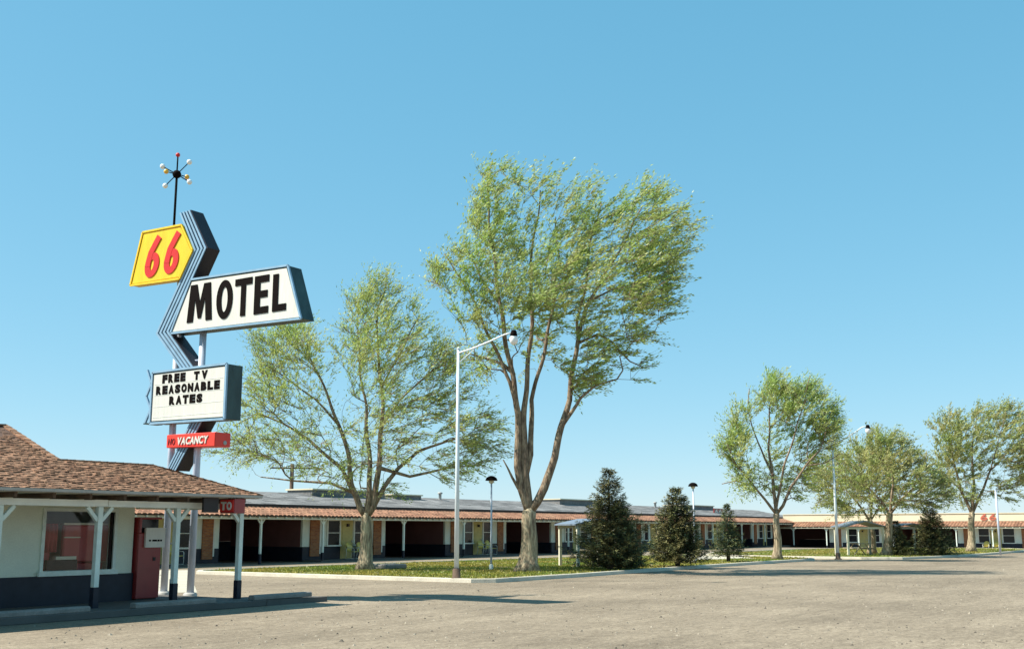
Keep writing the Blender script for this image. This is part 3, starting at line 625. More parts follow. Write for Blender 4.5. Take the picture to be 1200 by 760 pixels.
# kerb blocks along the porch edge
for x0, x1, lab in ((11.2, 14.0, 'concrete kerb block on the porch edge, left of the window post'), (15.05, 17.15, 'concrete kerb block on the porch edge in front of the red machine'), (18.25, 20.1, 'concrete kerb block on the porch edge at the canopy corner')):
    b = MB(); b.prism([(19.12, .14), (19.12, .225), (19.15, .25), (19.29, .25), (19.32, .225), (19.32, .14)], x0, x1)
    tag(b.build('kerb_block', 'kerbstone', origin=((x0 + x1) / 2, 19.2, .14), bevel=.012), lab, 'kerb block', 'kerb blocks along the office porch')

# ---------------------------------------------------------------- the motel sign
ms = thing('motel_sign', 'tall roadside sign with yellow 66, white MOTEL box, reader board and blue chevron', 'motel sign', (19.12, 22.8, 0))
for y, top in ((23.25, 8.15), (22.27, 7.0)):
    b = MB(); b.tube([(19.12, y, 0), (19.12, y, top)], .088, 16); p = b.build('pole', 'polemetal', ms)
    b = MB(); b.lathe((19.12, y, 0), [(.17, .0), (.17, .15), (.12, .18), (.089, .18)], 16); b.build('footing', 'fascia', p)
FX = 18.9
LY = [(23.12, 9.9), (22.48, 8.81), (23.80, 6.74), (21.90, 4.91), (23.07, 3.17)]
RY = [(22.74, 9.94), (22.02, 8.82), (23.31, 6.76), (21.44, 4.91), (22.76, 3.15)]
def chev(f0, f1):
    a = [(l[0] + (r[0] - l[0]) * f0, l[1] + (r[1] - l[1]) * f0) for l, r in zip(LY, RY)]; c = [(l[0] + (r[0] - l[0]) * f1, l[1] + (r[1] - l[1]) * f1) for l, r in zip(LY, RY)]
    return a, c
def chevmesh(b, f0, f1, x0, x1):
    a, c = chev(f0, f1); n = len(a); vs = [(x0, *p) for p in a] + [(x0, *p) for p in c] + [(x1, *p) for p in a] + [(x1, *p) for p in c]; fs = []
    for i in range(n - 1): fs += [(i, i + 1, n + i + 1, n + i), (2 * n + i, 3 * n + i, 3 * n + i + 1, 2 * n + i + 1), (i, 2 * n + i, 2 * n + i + 1, i + 1), (n + i, n + i + 1, 3 * n + i + 1, 3 * n + i)]
    fs += [(0, n, 3 * n, 2 * n), (n - 1, 3 * n - 1, 4 * n - 1, 2 * n - 1)]; b.add(vs, fs)
b = MB(); chevmesh(b, 0.0, 1.0, FX + .01, FX + .42); cb = b.build('chevron_body', 'signnavy', ms)
for k in range(4):
    b = MB(); chevmesh(b, k * .255 + .01, k * .255 + .165, FX - .055 + .012 * k, FX + .009); b.build('chevron_strip', 'signblue', ms)
def cabinet(name, poly, x0, x1, m, face, facem, inset_, trimm=None, trim=.03, label=None):
    b = MB(); b.prism(poly, x0, x1); c = b.build(name, m, ms, bevel=.01)
    if label: c['label'] = label
    cy = sum(p[0] for p in poly) / len(poly); cz = sum(p[1] for p in poly) / len(poly)
    b = MB(); b.prism(face, x0 - .014, x0 - .002); b.build('face', facem, c)
    if trimm:
        b = MB(); n = len(poly)
        for i in range(n):
            p, q = poly[i], poly[(i + 1) % n]; b.beam((x0 - .012, *p), (x0 - .012, *q), trim, trim)
        b.build('trim', trimm, c)
    return c
def shrink(poly, d):
    a = sum(poly[i][0] * poly[(i + 1) % len(poly)][1] - poly[(i + 1) % len(poly)][0] * poly[i][1] for i in range(len(poly)))
    return inset(poly, d if a > 0 else -d)
P66 = [(24.54, 9.58), (22.98, 9.55), (22.50, 8.81), (22.95, 8.1), (24.93, 8.16)]
c66 = cabinet('number_cabinet', P66, FX - .06, FX + .22, 'signyellow', shrink(P66, .07), 'signyellow', 0, 'signyellow', .05)
for y0 in (24.40, 23.63): six('digit', 'signred', c66, y0, 8.28, .56, 1.08, FX - .075, .02, .21, .16)
PM = [(22.53, 8.03), (19.07, 7.95), (18.58, 6.60), (23.22, 6.69)]
cm = cabinet('name_cabinet', PM, FX - .03, FX + .42, 'signgreen', shrink(PM, .075), 'signwhite', 0, 'signblue', .05)
# MOTEL letters: (glyph, left edge, bottom, width, height)
for chx, y0, z0_, wd, ht in (('M', 22.60, 6.90, .93, .97), ('T', 20.86, 6.87, .60, .95), ('E', 20.17, 6.86, .49, .95), ('L', 19.54, 6.86, .46, .92)):
    flat_letter(outline_letter(chx), 'letter', 'signblack', cm, y0, z0_, wd, ht, FX - .046, .016)
b = MB(); ring(b, 21.52, 6.86, .58, 1.0, FX - .046, .016, .5, .5, .5, .5, .30, .18); b.build('letter', 'signblack', cm)
PR = [(23.74, 5.70), (20.97, 5.71), (20.97, 4.35), (23.74, 4.38)]
cr = cabinet('reader_cabinet', PR, FX - .10, FX + .42, 'signgreen', shrink(PR, .085), 'signwhite', 0, 'signblue', .055)
for z in (5.38, 5.09, 4.80, 4.53):      # the rails the letters slide in
    b = MB(); b.box(FX - .119, FX - .1145, 21.07, 23.64, z - .012, z - .002); b.build('letter_rail', 'white', cr)
def line(txt, yl, yr, z, ht, par):
    n = len(txt); pitch = (yl - yr) / n
    for i, cc in enumerate(txt):
        if cc != ' ': font_letter(cc, 'letter', 'signblack', par, yl - pitch * i, z, pitch * .82, ht, FX - .1145, .010, .075)
line('FREE', 23.34, 22.42, 5.385, .225, cr); line('T', 22.14, 21.90, 5.385, .22, cr); line('V', 21.86, 21.60, 5.39, .22, cr)
line('REASONABLE', 23.56, 21.14, 5.10, .225, cr); line('RATES', 23.03, 21.75, 4.81, .225, cr)
b = MB(); Z = [(23.97, 5.78), (23.78, 5.42), (23.96, 5.10), (23.76, 4.76), (23.95, 4.40)]
for p, q in zip(Z[:-1], Z[1:]): b.beam((FX - .10, *p), (FX - .10, *q), .05, .05)
b.build('zigzag_trim', 'signblue', ms); b = MB(); b.box(FX - .13, FX + .3, 23.755, 23.98, 4.37, 4.40); b.build('zigzag_shelf', 'signgreen', ms)
PV = [(23.07, 4.06), (21.28, 4.05), (21.28, 3.70), (23.07, 3.73)]
cv = cabinet('vacancy_cabinet', PV, FX - .09, FX + .40, 'redbox', shrink(PV, .02), 'redbox', 0)
for i, cc in enumerate('VACANCY'): font_letter(cc, 'letter', 'signwhite', cv, 22.66 - .162 * i, 3.785, .15, .19, FX - .105, .02, .035, .18)
for i, cc in enumerate('NO'): font_letter(cc, 'neon_letter', 'machinered', cv, 23.0 - .14 * i, 3.80, .11, .16, FX - .105, .014, .0, .12)
b = MB(); b.T = lambda x, y, z: (FX + .22 + x, 21.28 - z, 3.80 + y); b.lathe((0, 0, 0), [(.001, .012), (.055, .012), (.055, 0)], 14); b.build('vent_disc', 'fascia', cv)
# starburst ornament
b = MB(); SC = Vector((19.1, 23.62, 11.12)); b.tube([(19.1, 23.62, 9.4), (19.1, 23.62, 11.0)], .032, 8); b.tube([(19.1, 23.62, 11.2), (19.1, 23.62, 11.66)], .02, 8); rod = b.build('mast', 'signblack', ms)
b = MB(); b.ball(SC, .115, 18); bb = b.build('star_hub', 'signblack', ms)
for d, m_, r_, rodr in (((0, 0, .62), 'signred', .068, 0), ((-.15, .5, .3), 'glassglobe', .082, 1), ((.1, -.43, .34), 'glassglobe', .082, 1), ((-.05, .45, -.3), 'glassglobe', .082, 1), ((.15, -.42, -.28), 'glassglobe', .082, 1),
                  ((-.3, .13, .03), 'gold', .075, 1), ((.35, -.05, .0), 'gold', .075, 1)):
    q = SC + Vector(d) * .88; b = MB(); b.ball(q, r_ * .88, 14); bl = b.build('star_ball', m_, ms)
    if rodr: b = MB(); b.tube([SC, q], .014, 6); b.build('spoke', 'signblack', bl)
# bracing between the poles
for z in (3.0, 5.95): b = MB(); b.tube([(19.12, 23.2, z), (19.12, 22.3, z)], .03, 8); b.build('cross_brace', 'polemetal', ms)

# ---------------------------------------------------------------- lamps and poles
def street_light(x, y, zt, L_, ztip, label):
    o = thing('street_light', label, 'street light', (x, y, .1), 'tall street lights on the islands')
    b = MB(); b.tube([(x, y, .42), (x, y, zt * .5), (x, y, zt)], [.082, .068, .05], 14); b.build('pole', 'lampwhite', o)
    b = MB(); b.lathe((x, y, .09), [(.20, 0), (.20, .04), (.135, .06), (.125, .34), (.106, .35)], 14); b.build('base_sleeve', 'darkwood', o)
    b = MB(); b.lathe((x, y, zt), [(.06, 0), (.07, .02), (.04, .06), (.001, .08)], 10); b.build('finial', 'lampwhite', o)
    b = MB(); pts = [(x, y - .04, zt - .12), (x, y - .28 * L_, zt - .02), (x, y - .6 * L_, zt + .45 * (ztip - zt)), (x, y - .85 * L_, ztip - .04), (x, y - L_, ztip)]
    b.tube(pts, [.035, .032, .03, .028, .028], 8); b.tube([(x, y - .04, zt - .45), (x, y - .30 * L_, zt - .06)], .016, 6); b.build('arm', 'lampwhite', o)
    b = MB(); b.lathe((x, y - L_ - .02, ztip - .12), [(.075, .19), (.10, .12), (.13, .0), (.12, -.02)], 14); b.lathe((x, y - L_ - .02, ztip - .12), [(.001, .2), (.075, .19)], 14); h = b.build('lamp_hood', 'signblack', o)
    b = MB(); b.lathe((x, y - L_ - .02, ztip - .14), [(.12, .0), (.145, -.08), (.135, -.18), (.08, -.26), (.001, -.28)], 14); b.build('globe', 'glassglobe', h)
street_light(30.42, 22.5, 7.75, 2.25, 8.12, 'tall pale street light on the near island corner between the two biggest trees')
street_light(62.0, 19.9, 6.6, 2.0, 7.28, 'pale street light farther off between the two middle trees')
def post_lamp(x, y, h, label):
    o = thing('post_lamp', label, 'lamp post', (x, y, .09), 'thin lamp posts with mushroom caps')
    b = MB(); b.tube([(x, y, .09), (x, y, h - .15)], [.045, .035], 10); b.build('pole', 'polemetal', o)
    b = MB(); b.lathe((x, y, .09), [(.09, 0), (.09, .2), (.05, .24)], 10); b.build('base', 'white', o)
    b = MB(); b.lathe((x, y, h), [(.24, -.06), (.25, -.03), (.20, .06), (.11, .12), (.001, .14)], 14); b.lathe((x, y, h), [(.24, -.06), (.001, -.05)], 14); b.build('cap', 'signblack', o)
    b = MB(); b.lathe((x, y, h), [(.10, -.055), (.11, -.13), (.06, -.17), (.036, -.18)], 12); b.build('lens', 'trim_cream', o)
post_lamp(37.9, 26.3, 3.72, 'thin lamp post with dark mushroom cap left of the tallest tree')
post_lamp(52.6, 24.1, 3.9, 'thin lamp post with dark mushroom cap rising behind the second spruce')
b = MB(); b.tube([(82.3, 15.35, 0), (82.3, 15.35, 4.3)], .07, 10); b.lathe((82.3, 15.35, 4.3), [(.07, 0), (.1, .01), (.08, .06), (.001, .08)], 10)
tag(b.build('steel_post', 'polemetal', origin=(82.3, 15.35, 0)), 'plain grey steel post standing in front of the red 66 parapet', 'post')
up = thing('utility_pole', 'dark wooden utility pole with crossarm behind the grey motel roof', 'utility pole', (57.5, 57, 0))
b = MB(); b.tube([(57.5, 57, -.03), (57.5, 57, 6.25)], [.17, .13], 10); b.build('pole', 'darkwood', up)
b = MB(); b.beam((56.3, 57.9, 5.95), (58.7, 56.1, 5.95), .12, .1); ca = b.build('crossarm', 'darkwood', up)
for t_ in (.05, .35, .65, .95): b = MB(); b.lathe((56.3 + 2.4 * t_, 57.9 - 1.8 * t_, 6.0), [(.04, 0), (.06, .06), (.03, .12), (.001, .14)], 8); b.build('insulator', 'glassglobe', ca)
# ---------------------------------------------------------------- picnic shelters and the stone
def shelter(cx, cy, rz, w_, d_, h0, h1, label, gable=True):
    o = thing('picnic_shelter', label, 'picnic shelter', (cx, cy, .09), 'picnic shelters on the lawns')
    T = lambda x, y, z: (cx + x * math.cos(rz) - y * math.sin(rz), cy + x * math.sin(rz) + y * math.cos(rz), z)
    b = MB(T); b.add([(-w_, -d_, h0), (0, -d_, h1), (w_, -d_, h0), (-w_, d_, h0), (0, d_, h1), (w_, d_, h0), (-w_, -d_, h0 + .06), (0, -d_, h1 + .06), (w_, -d_, h0 + .06), (-w_, d_, h0 + .06), (0, d_, h1 + .06), (w_, d_, h0 + .06)],
        [(0, 1, 4, 3), (1, 2, 5, 4), (6, 9, 10, 7), (7, 10, 11, 8), (0, 6, 7, 1), (1, 7, 8, 2), (3, 4, 10, 9), (4, 5, 11, 10), (0, 3, 9, 6), (2, 8, 11, 5)]); b.build('canopy', 'shelterroof', o)
    for x in (-w_ + .2, w_ - .2):
        for y in (-d_ + .2, d_ - .2):
            b = MB(T); b.box(x - .06, x + .06, y - .06, y + .06, .09, h0 + .02); b.build('post', 'trim_cream', o)
    for y in (-d_ + .2, d_ - .2):
        b = MB(T); b.box(-w_ + .1, w_ - .1, y - .04, y + .04, h0 - .12, h0 - .001); b.build('beam', 'trim_cream', o)
    return o
def table(cx, cy, rz, label):
    o = thing('picnic_table', label, 'picnic table', (cx, cy, .09), 'picnic tables under the shelters')
    T = lambda x, y, z: (cx + x * math.cos(rz) - y * math.sin(rz), cy + x * math.sin(rz) + y * math.cos(rz), z + .09)
    for y in (-.28, 0, .28): b = MB(T); b.box(-.85, .85, y - .13, y + .13, .70, .74); b.build('plank', 'wood', o)
    for y in (-.65, .65): b = MB(T); b.box(-.85, .85, y - .13, y + .13, .42, .46); b.build('bench', 'wood', o)
    for x in (-.6, .6):
        b = MB(T); b.beam((x, -.15, .69), (x, -.62, 0.01), .07, .05); b.beam((x, .15, .69), (x, .62, 0.01), .07, .05); b.box(x - .02, x + .02, -.74, .74, .37, .418); b.build('leg_frame', 'wood', o)
shelter(43.95, 25.25, R(-35), 1.15, 1.15, 1.88, 2.12, 'pale roofed picnic shelter half hidden behind the big dark spruce')
table(43.95, 25.25, R(20), 'wooden picnic table under the shelter behind the big dark spruce')
shelter(73.6, 22.2, R(-52), 1.35, 1.3, 1.85, 2.2, 'gabled picnic shelter left of the leaning far tree')
table(73.6, 22.2, R(40), 'wooden picnic table under the gabled shelter on the far lawn')
shelter(76.6, 20.0, R(-52), 1.2, 1.2, 1.85, 2.05, 'picnic shelter right of the leaning far tree beside the small spruces')
b = MB(); b.box(36.15, 37.5, 30.3, 31.1, .085, .30); o = b.build('stone_block', 'kerbstone', origin=(36.8, 30.7, .09), bevel=.05); tag(o, 'low pale block lying on the lawn just right of the forked tree trunk', 'stone block')

# ---------------------------------------------------------------- broadleaf trees
RT = Vector((math.sin(R(33.714)), -math.cos(R(33.714)), 0)); FW = Vector((math.cos(R(33.714)), math.sin(R(33.714)), 0))
def grow_tree(base, limbs, env, seed, label, r0, nattr, leafm, leaf_len=.12, leaf_n=46, wind=.55, depth=.8, dens=-.1, limbr=.5, grp=None, twig=.75, basez=.09, sparse=lambda u, z: 0):
    rg = random.Random(seed); nr_ = np.random.default_rng(seed)
    root = thing('broadleaf_tree', label, 'tree', (base[0], base[1], basez), grp)
    W = lambda u, z, v: Vector((base[0], base[1], basez)) + RT * u + FW * v + Vector((0, 0, z))
    fk = limbs[0][-1][1]; env = [(a * .96, fk + (c - fk) * (.955 if c > fk + 3 else 1)) for a, c in env]     # twigs reach past the envelope
    zs = [p[1] for p in env]; us = [p[0] for p in env]
    # explicit limbs: first is the trunk
    nodes = []; par = []; plen = []; fixr = []; limb_id = []
    def addn(p, pa, fr, li):
        nodes.append(p); par.append(pa); plen.append(0 if pa < 0 else plen[pa] + (p - nodes[pa]).length); fixr.append(fr); limb_id.append(li); return len(nodes) - 1
    def nearest(p): return min(range(len(nodes)), key=lambda i: (nodes[i] - p).length)
    chains = []
    for li, Lm in enumerate(limbs):
        vv = 0 if li == 0 else rg.uniform(-1, 1) * depth * 1.6; n = len(Lm)
        if li == 0:
            pa = -1; P3 = [(u, z, 0) for u, z in Lm]; ra, rb = r0, r0 * .74
        else:
            start = W(Lm[0][0], Lm[0][1], 0); j = min(range(len(nodes)), key=lambda i: abs((nodes[i] - start).dot(RT)) + abs(nodes[i].z - start.z)); pa = j
            v0 = (nodes[j] - W(0, 0, 0)).dot(FW)
            P3 = [(u, z, v0 + vv * (i / (n - 1)) ** 1.2) for i, (u, z) in enumerate(Lm)][1:]
            length = sum(math.dist(Lm[i], Lm[i + 1]) for i in range(n - 1)); ra = min(fixr[j] * .80, r0 * limbr * (.35 + .65 * min(1, length / 9))); rb = .022
        # resample
        fine = []; src = ([P3[0]] if li == 0 else [tuple((nodes[pa] - W(0, 0, 0)).dot(q) for q in (RT, Vector((0, 0, 1)), FW))]) + (P3[1:] if li == 0 else P3)
        for a, c in zip(src[:-1], src[1:]):
            d = math.dist(a, c); m = max(1, int(d / .3))
            for k in range(m): t = (k + 1) / m; fine.append(tuple(a[q] + (c[q] - a[q]) * t for q in range(3)))
        N = len(fine)
        if li == 0: pa = addn(W(*src[0]), -1, r0, 0); 
        for i, q in enumerate(fine):
            t = (i + 1) / N; wv = .035 * min(1, t * 3)
            p = W(q[0] + wv * math.sin(i * .9 + li), q[1], q[2] + wv * math.cos(i * .7 + li)); rr = ra + (rb - ra) * t ** .8
            pa = addn(p, pa, rr, li)
    nfix = len(nodes)
    # attractors in the crown volume
    att = []; tries = 0; ztrunk = limbs[0][-1][1]
    def span(z):
        xs = []
        for i in range(len(env)):
            a, c = env[i - 1], env[i]
            if (a[1] > z) != (c[1] > z): xs.append(a[0] + (c[0] - a[0]) * (z - a[1]) / (c[1] - a[1]))
        return (min(xs), max(xs)) if xs else (0, 0)
    off = seed * 13.7
    while len(att) < nattr and tries < nattr * 40:
        tries += 1; u = rg.uniform(min(us), max(us)); z = rg.uniform(min(zs), max(zs))
        if not inpoly(u, z, env): continue
        a, c = span(z); hw = (c - a) / 2; q = 1 - ((u - (a + c) / 2) / max(hw, .1)) ** 2
        v = rg.uniform(-1, 1) * math.sqrt(max(q, .02)) * hw * depth
        Hc = max(zs); fr = math.hypot(u, (z - .5)); an = math.atan2(u, z - .5)
        nz = noise.noise(Vector((an * 5.5 + off, fr * .26, v * .5))) * 1.1 + .55 * noise.noise(Vector((u * 1.5 + off, z * 1.1, v * 1.3)))
        edge = noise.noise(Vector((an * 9 + off, 3.3, v * .4)))
        nz -= .34 * max(0, min(1, 1.15 - (z - ztrunk) / (.42 * Hc))) + (.25 if edge < -.1 and fr > .8 * Hc else 0)
        if nz - sparse(u, z) < dens: continue
        att.append(W(u, z, v))
    cap = nfix + nattr * 14; NP = np.zeros((cap, 3)); PL = np.zeros(cap); cnt = nfix
    for i in range(nfix): NP[i] = nodes[i]; PL[i] = plen[i]
    ztr = limbs[0][-1][1] + basez
    order = sorted(att, key=lambda p: min((p - W(0, ztr, 0)).length, 99)); tips = []
    forkz = ztr - .1
    for p in order:
        if cnt > cap - 40: break
        D = np.linalg.norm(NP[:cnt] - np.array(p), axis=1)
        cost = D + .22 * PL[:cnt] + .9 * np.maximum(0, NP[:cnt, 2] - p.z + .1) + 6 * (NP[:cnt, 2] < forkz)
        j = int(cost.argmin()); a = nodes[j]; L_ = (p - a).length
        if L_ > 4.5: continue
        pd = (a - nodes[par[j]]).normalized() if par[j] >= 0 else Vector((0, 0, 1))
        cpt = a + pd * L_ * .38 + Vector((0, 0, .12 * L_)); m = max(1, int(L_ / .38)); pa = j
        for k in range(m):
            t = (k + 1) / m; q = a * (1 - t) ** 2 + cpt * 2 * t * (1 - t) + p * t * t
            if k < m - 1: q = q + Vector((rg.gauss(0, .03), rg.gauss(0, .03), rg.gauss(0, .03)))
            pa = addn(q, pa, 0, -1)
            if cnt < cap: NP[cnt] = q; PL[cnt] = plen[pa]; cnt += 1
        tips.append(pa)
    n = len(nodes); kids = [[] for _ in range(n)]
    for i in range(n):
        if par[i] >= 0: kids[par[i]].append(i)
    ex = 2.35; S = [0.] * n; rad = [0.] * n
    for i in range(n - 1, -1, -1):
        if not kids[i]: S[i] = .0085 ** ex
        r_ = S[i] ** (1 / ex); rad[i] = max(r_, fixr[i]) if limb_id[i] >= 0 else r_
        if par[i] >= 0: S[par[i]] += (S[i] if limb_id[i] < 0 else S[i])
    for i in range(nfix, n):
        if limb_id[i] < 0 and par[i] >= 0: rad[i] = min(rad[i], rad[par[i]] * .9)
    # chains -> tubes
    done = [False] * n; tb_ = {}; fine_b = MB()
    def chain(i, li):
        c = [i]
        while True:
            ks = [k for k in kids[c[-1]] if limb_id[k] == li and not done[k]]
            if not ks: break
            k = max(ks, key=lambda q: rad[q]); c.append(k); done[k] = True
        return c
    for li in range(len(limbs)):
        ids = [i for i in range(nfix) if limb_id[i] == li]
        c = ([par[ids[0]]] if par[ids[0]] >= 0 else []) + ids
        P = [nodes[i] for i in c]; Rr = [rad[i] for i in c]
        if li > 0: Rr[0] = min(Rr[0], Rr[1] * 1.12)
        b = MB()
        if li == 0:
            Rr = [r * (1 + .62 * math.exp(-(p.z - basez) / .2)) for r, p in zip(Rr, P)]; P[0] = P[0] - Vector((0, 0, .06)); P.append(P[-1] + Vector((0, 0, .18))); Rr.append(Rr[-1] * .62)
        b.tube(P, Rr, 20 if li == 0 else (10 if Rr[0] > .12 else 6), wob=.28 if li == 0 else .14)
        b.build('trunk' if li == 0 else 'limb', 'bark' if li == 0 else 'limb', root)
    for i in range(nfix, n):
        if done[i]: continue
        done[i] = True; c = chain(i, -1); c = [par[i]] + c
        P = [nodes[k] for k in c]; Rr = [rad[k] for k in c]; Rr[0] = min(Rr[0], Rr[1] * 1.1)
        fine_b.tube(P, Rr, 5 if Rr[0] > .03 else 3, cap=False)
    # twigs and leaves
    wv = RT * wind + Vector((0, 0, .12)); Vs = []
    twb = MB(); cen = W(0, (min(zs) + max(zs)) * .42, 0)
    TP = []
    for i in tips:
        p = nodes[i]; d = (p - nodes[par[i]]).normalized(); o_ = (p - cen).normalized()
        for k in range(5):
            dr = (d * .9 + o_ * .75 + wv * .5 + Vector((rg.gauss(0, .30), rg.gauss(0, .30), rg.gauss(0, .28)))).normalized(); l = rg.uniform(.6, 1.7) * twig
            mid = p + dr * l * .5; dr2 = (dr + wv * .55 + Vector((0, 0, -.16))).normalized(); e = mid + dr2 * l * .5
            twb.add([p + Vector((0, 0, .008)), p - Vector((0, 0, .008)), mid - Vector((0, 0, .006)), mid + Vector((0, 0, .006)), e], [(0, 1, 2, 3), (3, 2, 4)])
            TP.append((p, mid, e, dr2))
    nl = leaf_n; A = np.array([[*a, *m, *e, *d] for a, m, e, d in TP]); K = len(A); per = max(3, nl // 5)
    A = np.repeat(A, per, 0); q = nr_.random(len(A))[:, None]
    pos = np.where(q < .5, A[:, 0:3] + (A[:, 3:6] - A[:, 0:3]) * q * 2, A[:, 3:6] + (A[:, 6:9] - A[:, 3:6]) * (q * 2 - 1)) + nr_.normal(0, .045, (len(A), 3))
    dirs = A[:, 9:12] * .9 + nr_.normal(0, .42, (len(A), 3)) + np.array(wv) * .8; dirs /= np.linalg.norm(dirs, axis=1)[:, None]
    up_ = nr_.normal(0, 1, (len(A), 3)) ; sd_ = np.cross(dirs, up_); sd_ /= np.linalg.norm(sd_, axis=1)[:, None] + 1e-9
    ll = (leaf_len * nr_.uniform(.5, 1.5, len(A)))[:, None]; ww = ll * .15
    nq = len(A); V = np.empty((nq, 4, 3)); V[:, 0] = pos; V[:, 1] = pos + dirs * ll * .45 + sd_ * ww; V[:, 2] = pos + dirs * ll; V[:, 3] = pos + dirs * ll * .45 - sd_ * ww
    V -= np.array((base[0], base[1], basez)); me = bpy.data.meshes.new('foliage'); me.vertices.add(nq * 4); me.vertices.foreach_set('co', V.ravel())
    me.loops.add(nq * 4); me.loops.foreach_set('vertex_index', np.arange(nq * 4)); me.polygons.add(nq); me.polygons.foreach_set('loop_start', np.arange(nq) * 4); me.polygons.foreach_set('loop_total', np.full(nq, 4)); me.update()
    me.materials.append(M[leafm]); fo = bpy.data.objects.new('foliage', me); COL.objects.link(fo); fo.parent = root; fo['kind'] = 'stuff'
    fine_b.build('branches', 'limb', root, kind='stuff'); twb.build('twigs', 'limb', root, kind='stuff')
    return root
T2L = [[(0.03, 0.0), (0.04, 1.04), (0.11, 2.29)], [(0.11, 2.29), (-0.23, 3.19), (-0.36, 4.03), (-0.36, 5.04), (-0.33, 6.16), (-0.6, 7.77), (-0.87, 9.16), (-1.08, 10.57), (-1.3, 12.35), (-1.51, 13.79), (-1.62, 15.44), (-1.42, 16.65)], [(0.07, 2.29), (-0.06, 3.69), (-0.12, 5.04), (-0.12, 5.75), (-0.02, 7.39), (0.16, 9.16), (0.23, 10.57), (0.14, 12.35), (0.39, 13.79), (0.6, 15.44)], [(-0.06, 3.69), (0.15, 4.53), (0.18, 5.72), (0.19, 6.74), (0.57, 8.12), (0.85, 9.34), (1.14, 10.92), (1.33, 12.71), (1.23, 14.52)], [(0.14, 2.29), (0.41, 2.69), (0.68, 3.22), (1.09, 4.43), (1.37, 5.61), (1.69, 6.71), (1.84, 7.77), (2.02, 8.99), (2.49, 10.68), (3.34, 12.06), (4.03, 13.21), (4.76, 14.7)], [(1.77, 7.43), (2.06, 8.99), (2.06, 9.83), (2.36, 11.24), (2.51, 12.06), (2.66, 13.5), (3.14, 14.89)], [(-0.6, 7.77), (-0.94, 8.15), (-1.46, 8.33), (-2.49, 8.64)], [(2.02, 9.16), (2.85, 9.34), (3.43, 8.99), (4.11, 8.19), (4.62, 7.91)], [(-0.33, 6.16), (-0.67, 7.43), (-1.46, 9.16), (-2.41, 11.28), (-3.4, 12.71)], [(-1.08, 10.57), (-1.82, 11.64), (-2.52, 13.07)], [(2.49, 10.68), (3.58, 11.28), (4.97, 11.64), (6.03, 11.99)], [(4.03, 13.21), (5.38, 13.98), (6.62, 14.52)], [(-0.23, 2.82), (-0.6, 3.62), (-0.97, 4.3)], [(1.37, 5.61), (2.13, 6.74), (2.82, 7.26), (3.51, 7.43)]]
T2E = [(-4.1, 13.25), (-3.41, 13.72), (-2.53, 14.08), (-2.3, 15.44), (-2.02, 16.54), (-1.31, 17.03), (-0.6, 16.65), (0.11, 16.17), (1.0, 16.73), (1.7, 15.99), (2.59, 15.8), (3.12, 15.55), (4.17, 15.44), (4.72, 16.06), (5.24, 15.8), (6.11, 15.07), (7.44, 14.59), (6.85, 13.79), (6.68, 12.71), (6.2, 11.99), (6.0, 10.92), (5.99, 10.39), (5.1, 9.69), (5.33, 9.16), (4.82, 7.77), (3.86, 7.6), (3.01, 8.29), (2.82, 6.91), (2.14, 6.91), (1.11, 7.43), (0.43, 7.77), (-0.6, 8.12), (-1.63, 8.05), (-2.66, 8.47), (-3.37, 9.87), (-3.8, 11.64)]
T1L = [[(-0.03, 0.0), (-0.06, 1.02), (-0.01, 2.11)], [(-0.05, 2.04), (-0.3, 2.46), (-0.68, 3.42), (-0.81, 4.47), (-1.27, 5.88), (-1.73, 6.94), (-2.3, 8.19), (-2.98, 9.46)], [(0.02, 2.11), (0.07, 3.08), (0.04, 4.12), (-0.09, 5.35), (-0.19, 6.58), (-0.52, 8.37), (-0.63, 9.82)], [(0.09, 2.11), (0.25, 2.56), (0.4, 4.12), (0.5, 5.88), (0.47, 7.48), (0.22, 8.92), (0.18, 10.92), (0.55, 12.03)], [(0.25, 2.56), (0.66, 3.35), (1.17, 4.12), (2.04, 4.82), (3.44, 5.35), (4.85, 5.17)], [(-0.38, 2.66), (-1.11, 4.05), (-2.38, 5.17), (-3.64, 5.98), (-4.72, 6.41), (-5.76, 5.88)], [(-0.6, 3.08), (-1.62, 3.49), (-3.2, 3.6), (-4.61, 3.77)], [(-1.27, 5.88), (-2.26, 6.94), (-3.53, 7.83), (-4.37, 8.37)], [(0.5, 5.88), (1.29, 6.94), (2.34, 8.01), (3.23, 8.56)], [(0.4, 4.12), (1.7, 3.77), (3.1, 4.12), (4.5, 4.29)], [(0.47, 7.48), (1.25, 9.1), (1.95, 10.56)]]
T1E = [(-6.46, 4.29), (-6.68, 5.17), (-5.42, 6.16), (-5.19, 7.3), (-4.87, 8.37), (-5.03, 9.57), (-4.15, 10.08), (-3.08, 10.26), (-2.19, 10.63), (-1.35, 10.08), (-1.03, 11.48), (0.04, 12.33), (0.83, 12.4), (1.64, 11.85), (2.09, 10.92), (2.75, 10.01), (3.41, 8.74), (4.56, 6.94), (5.63, 5.88), (5.49, 4.47), (4.51, 3.7), (3.46, 3.53), (2.4, 3.77), (1.71, 3.15), (0.31, 3.01), (-1.09, 3.25), (-2.5, 3.6), (-3.58, 4.19), (-4.64, 4.47), (-5.68, 4.12)]
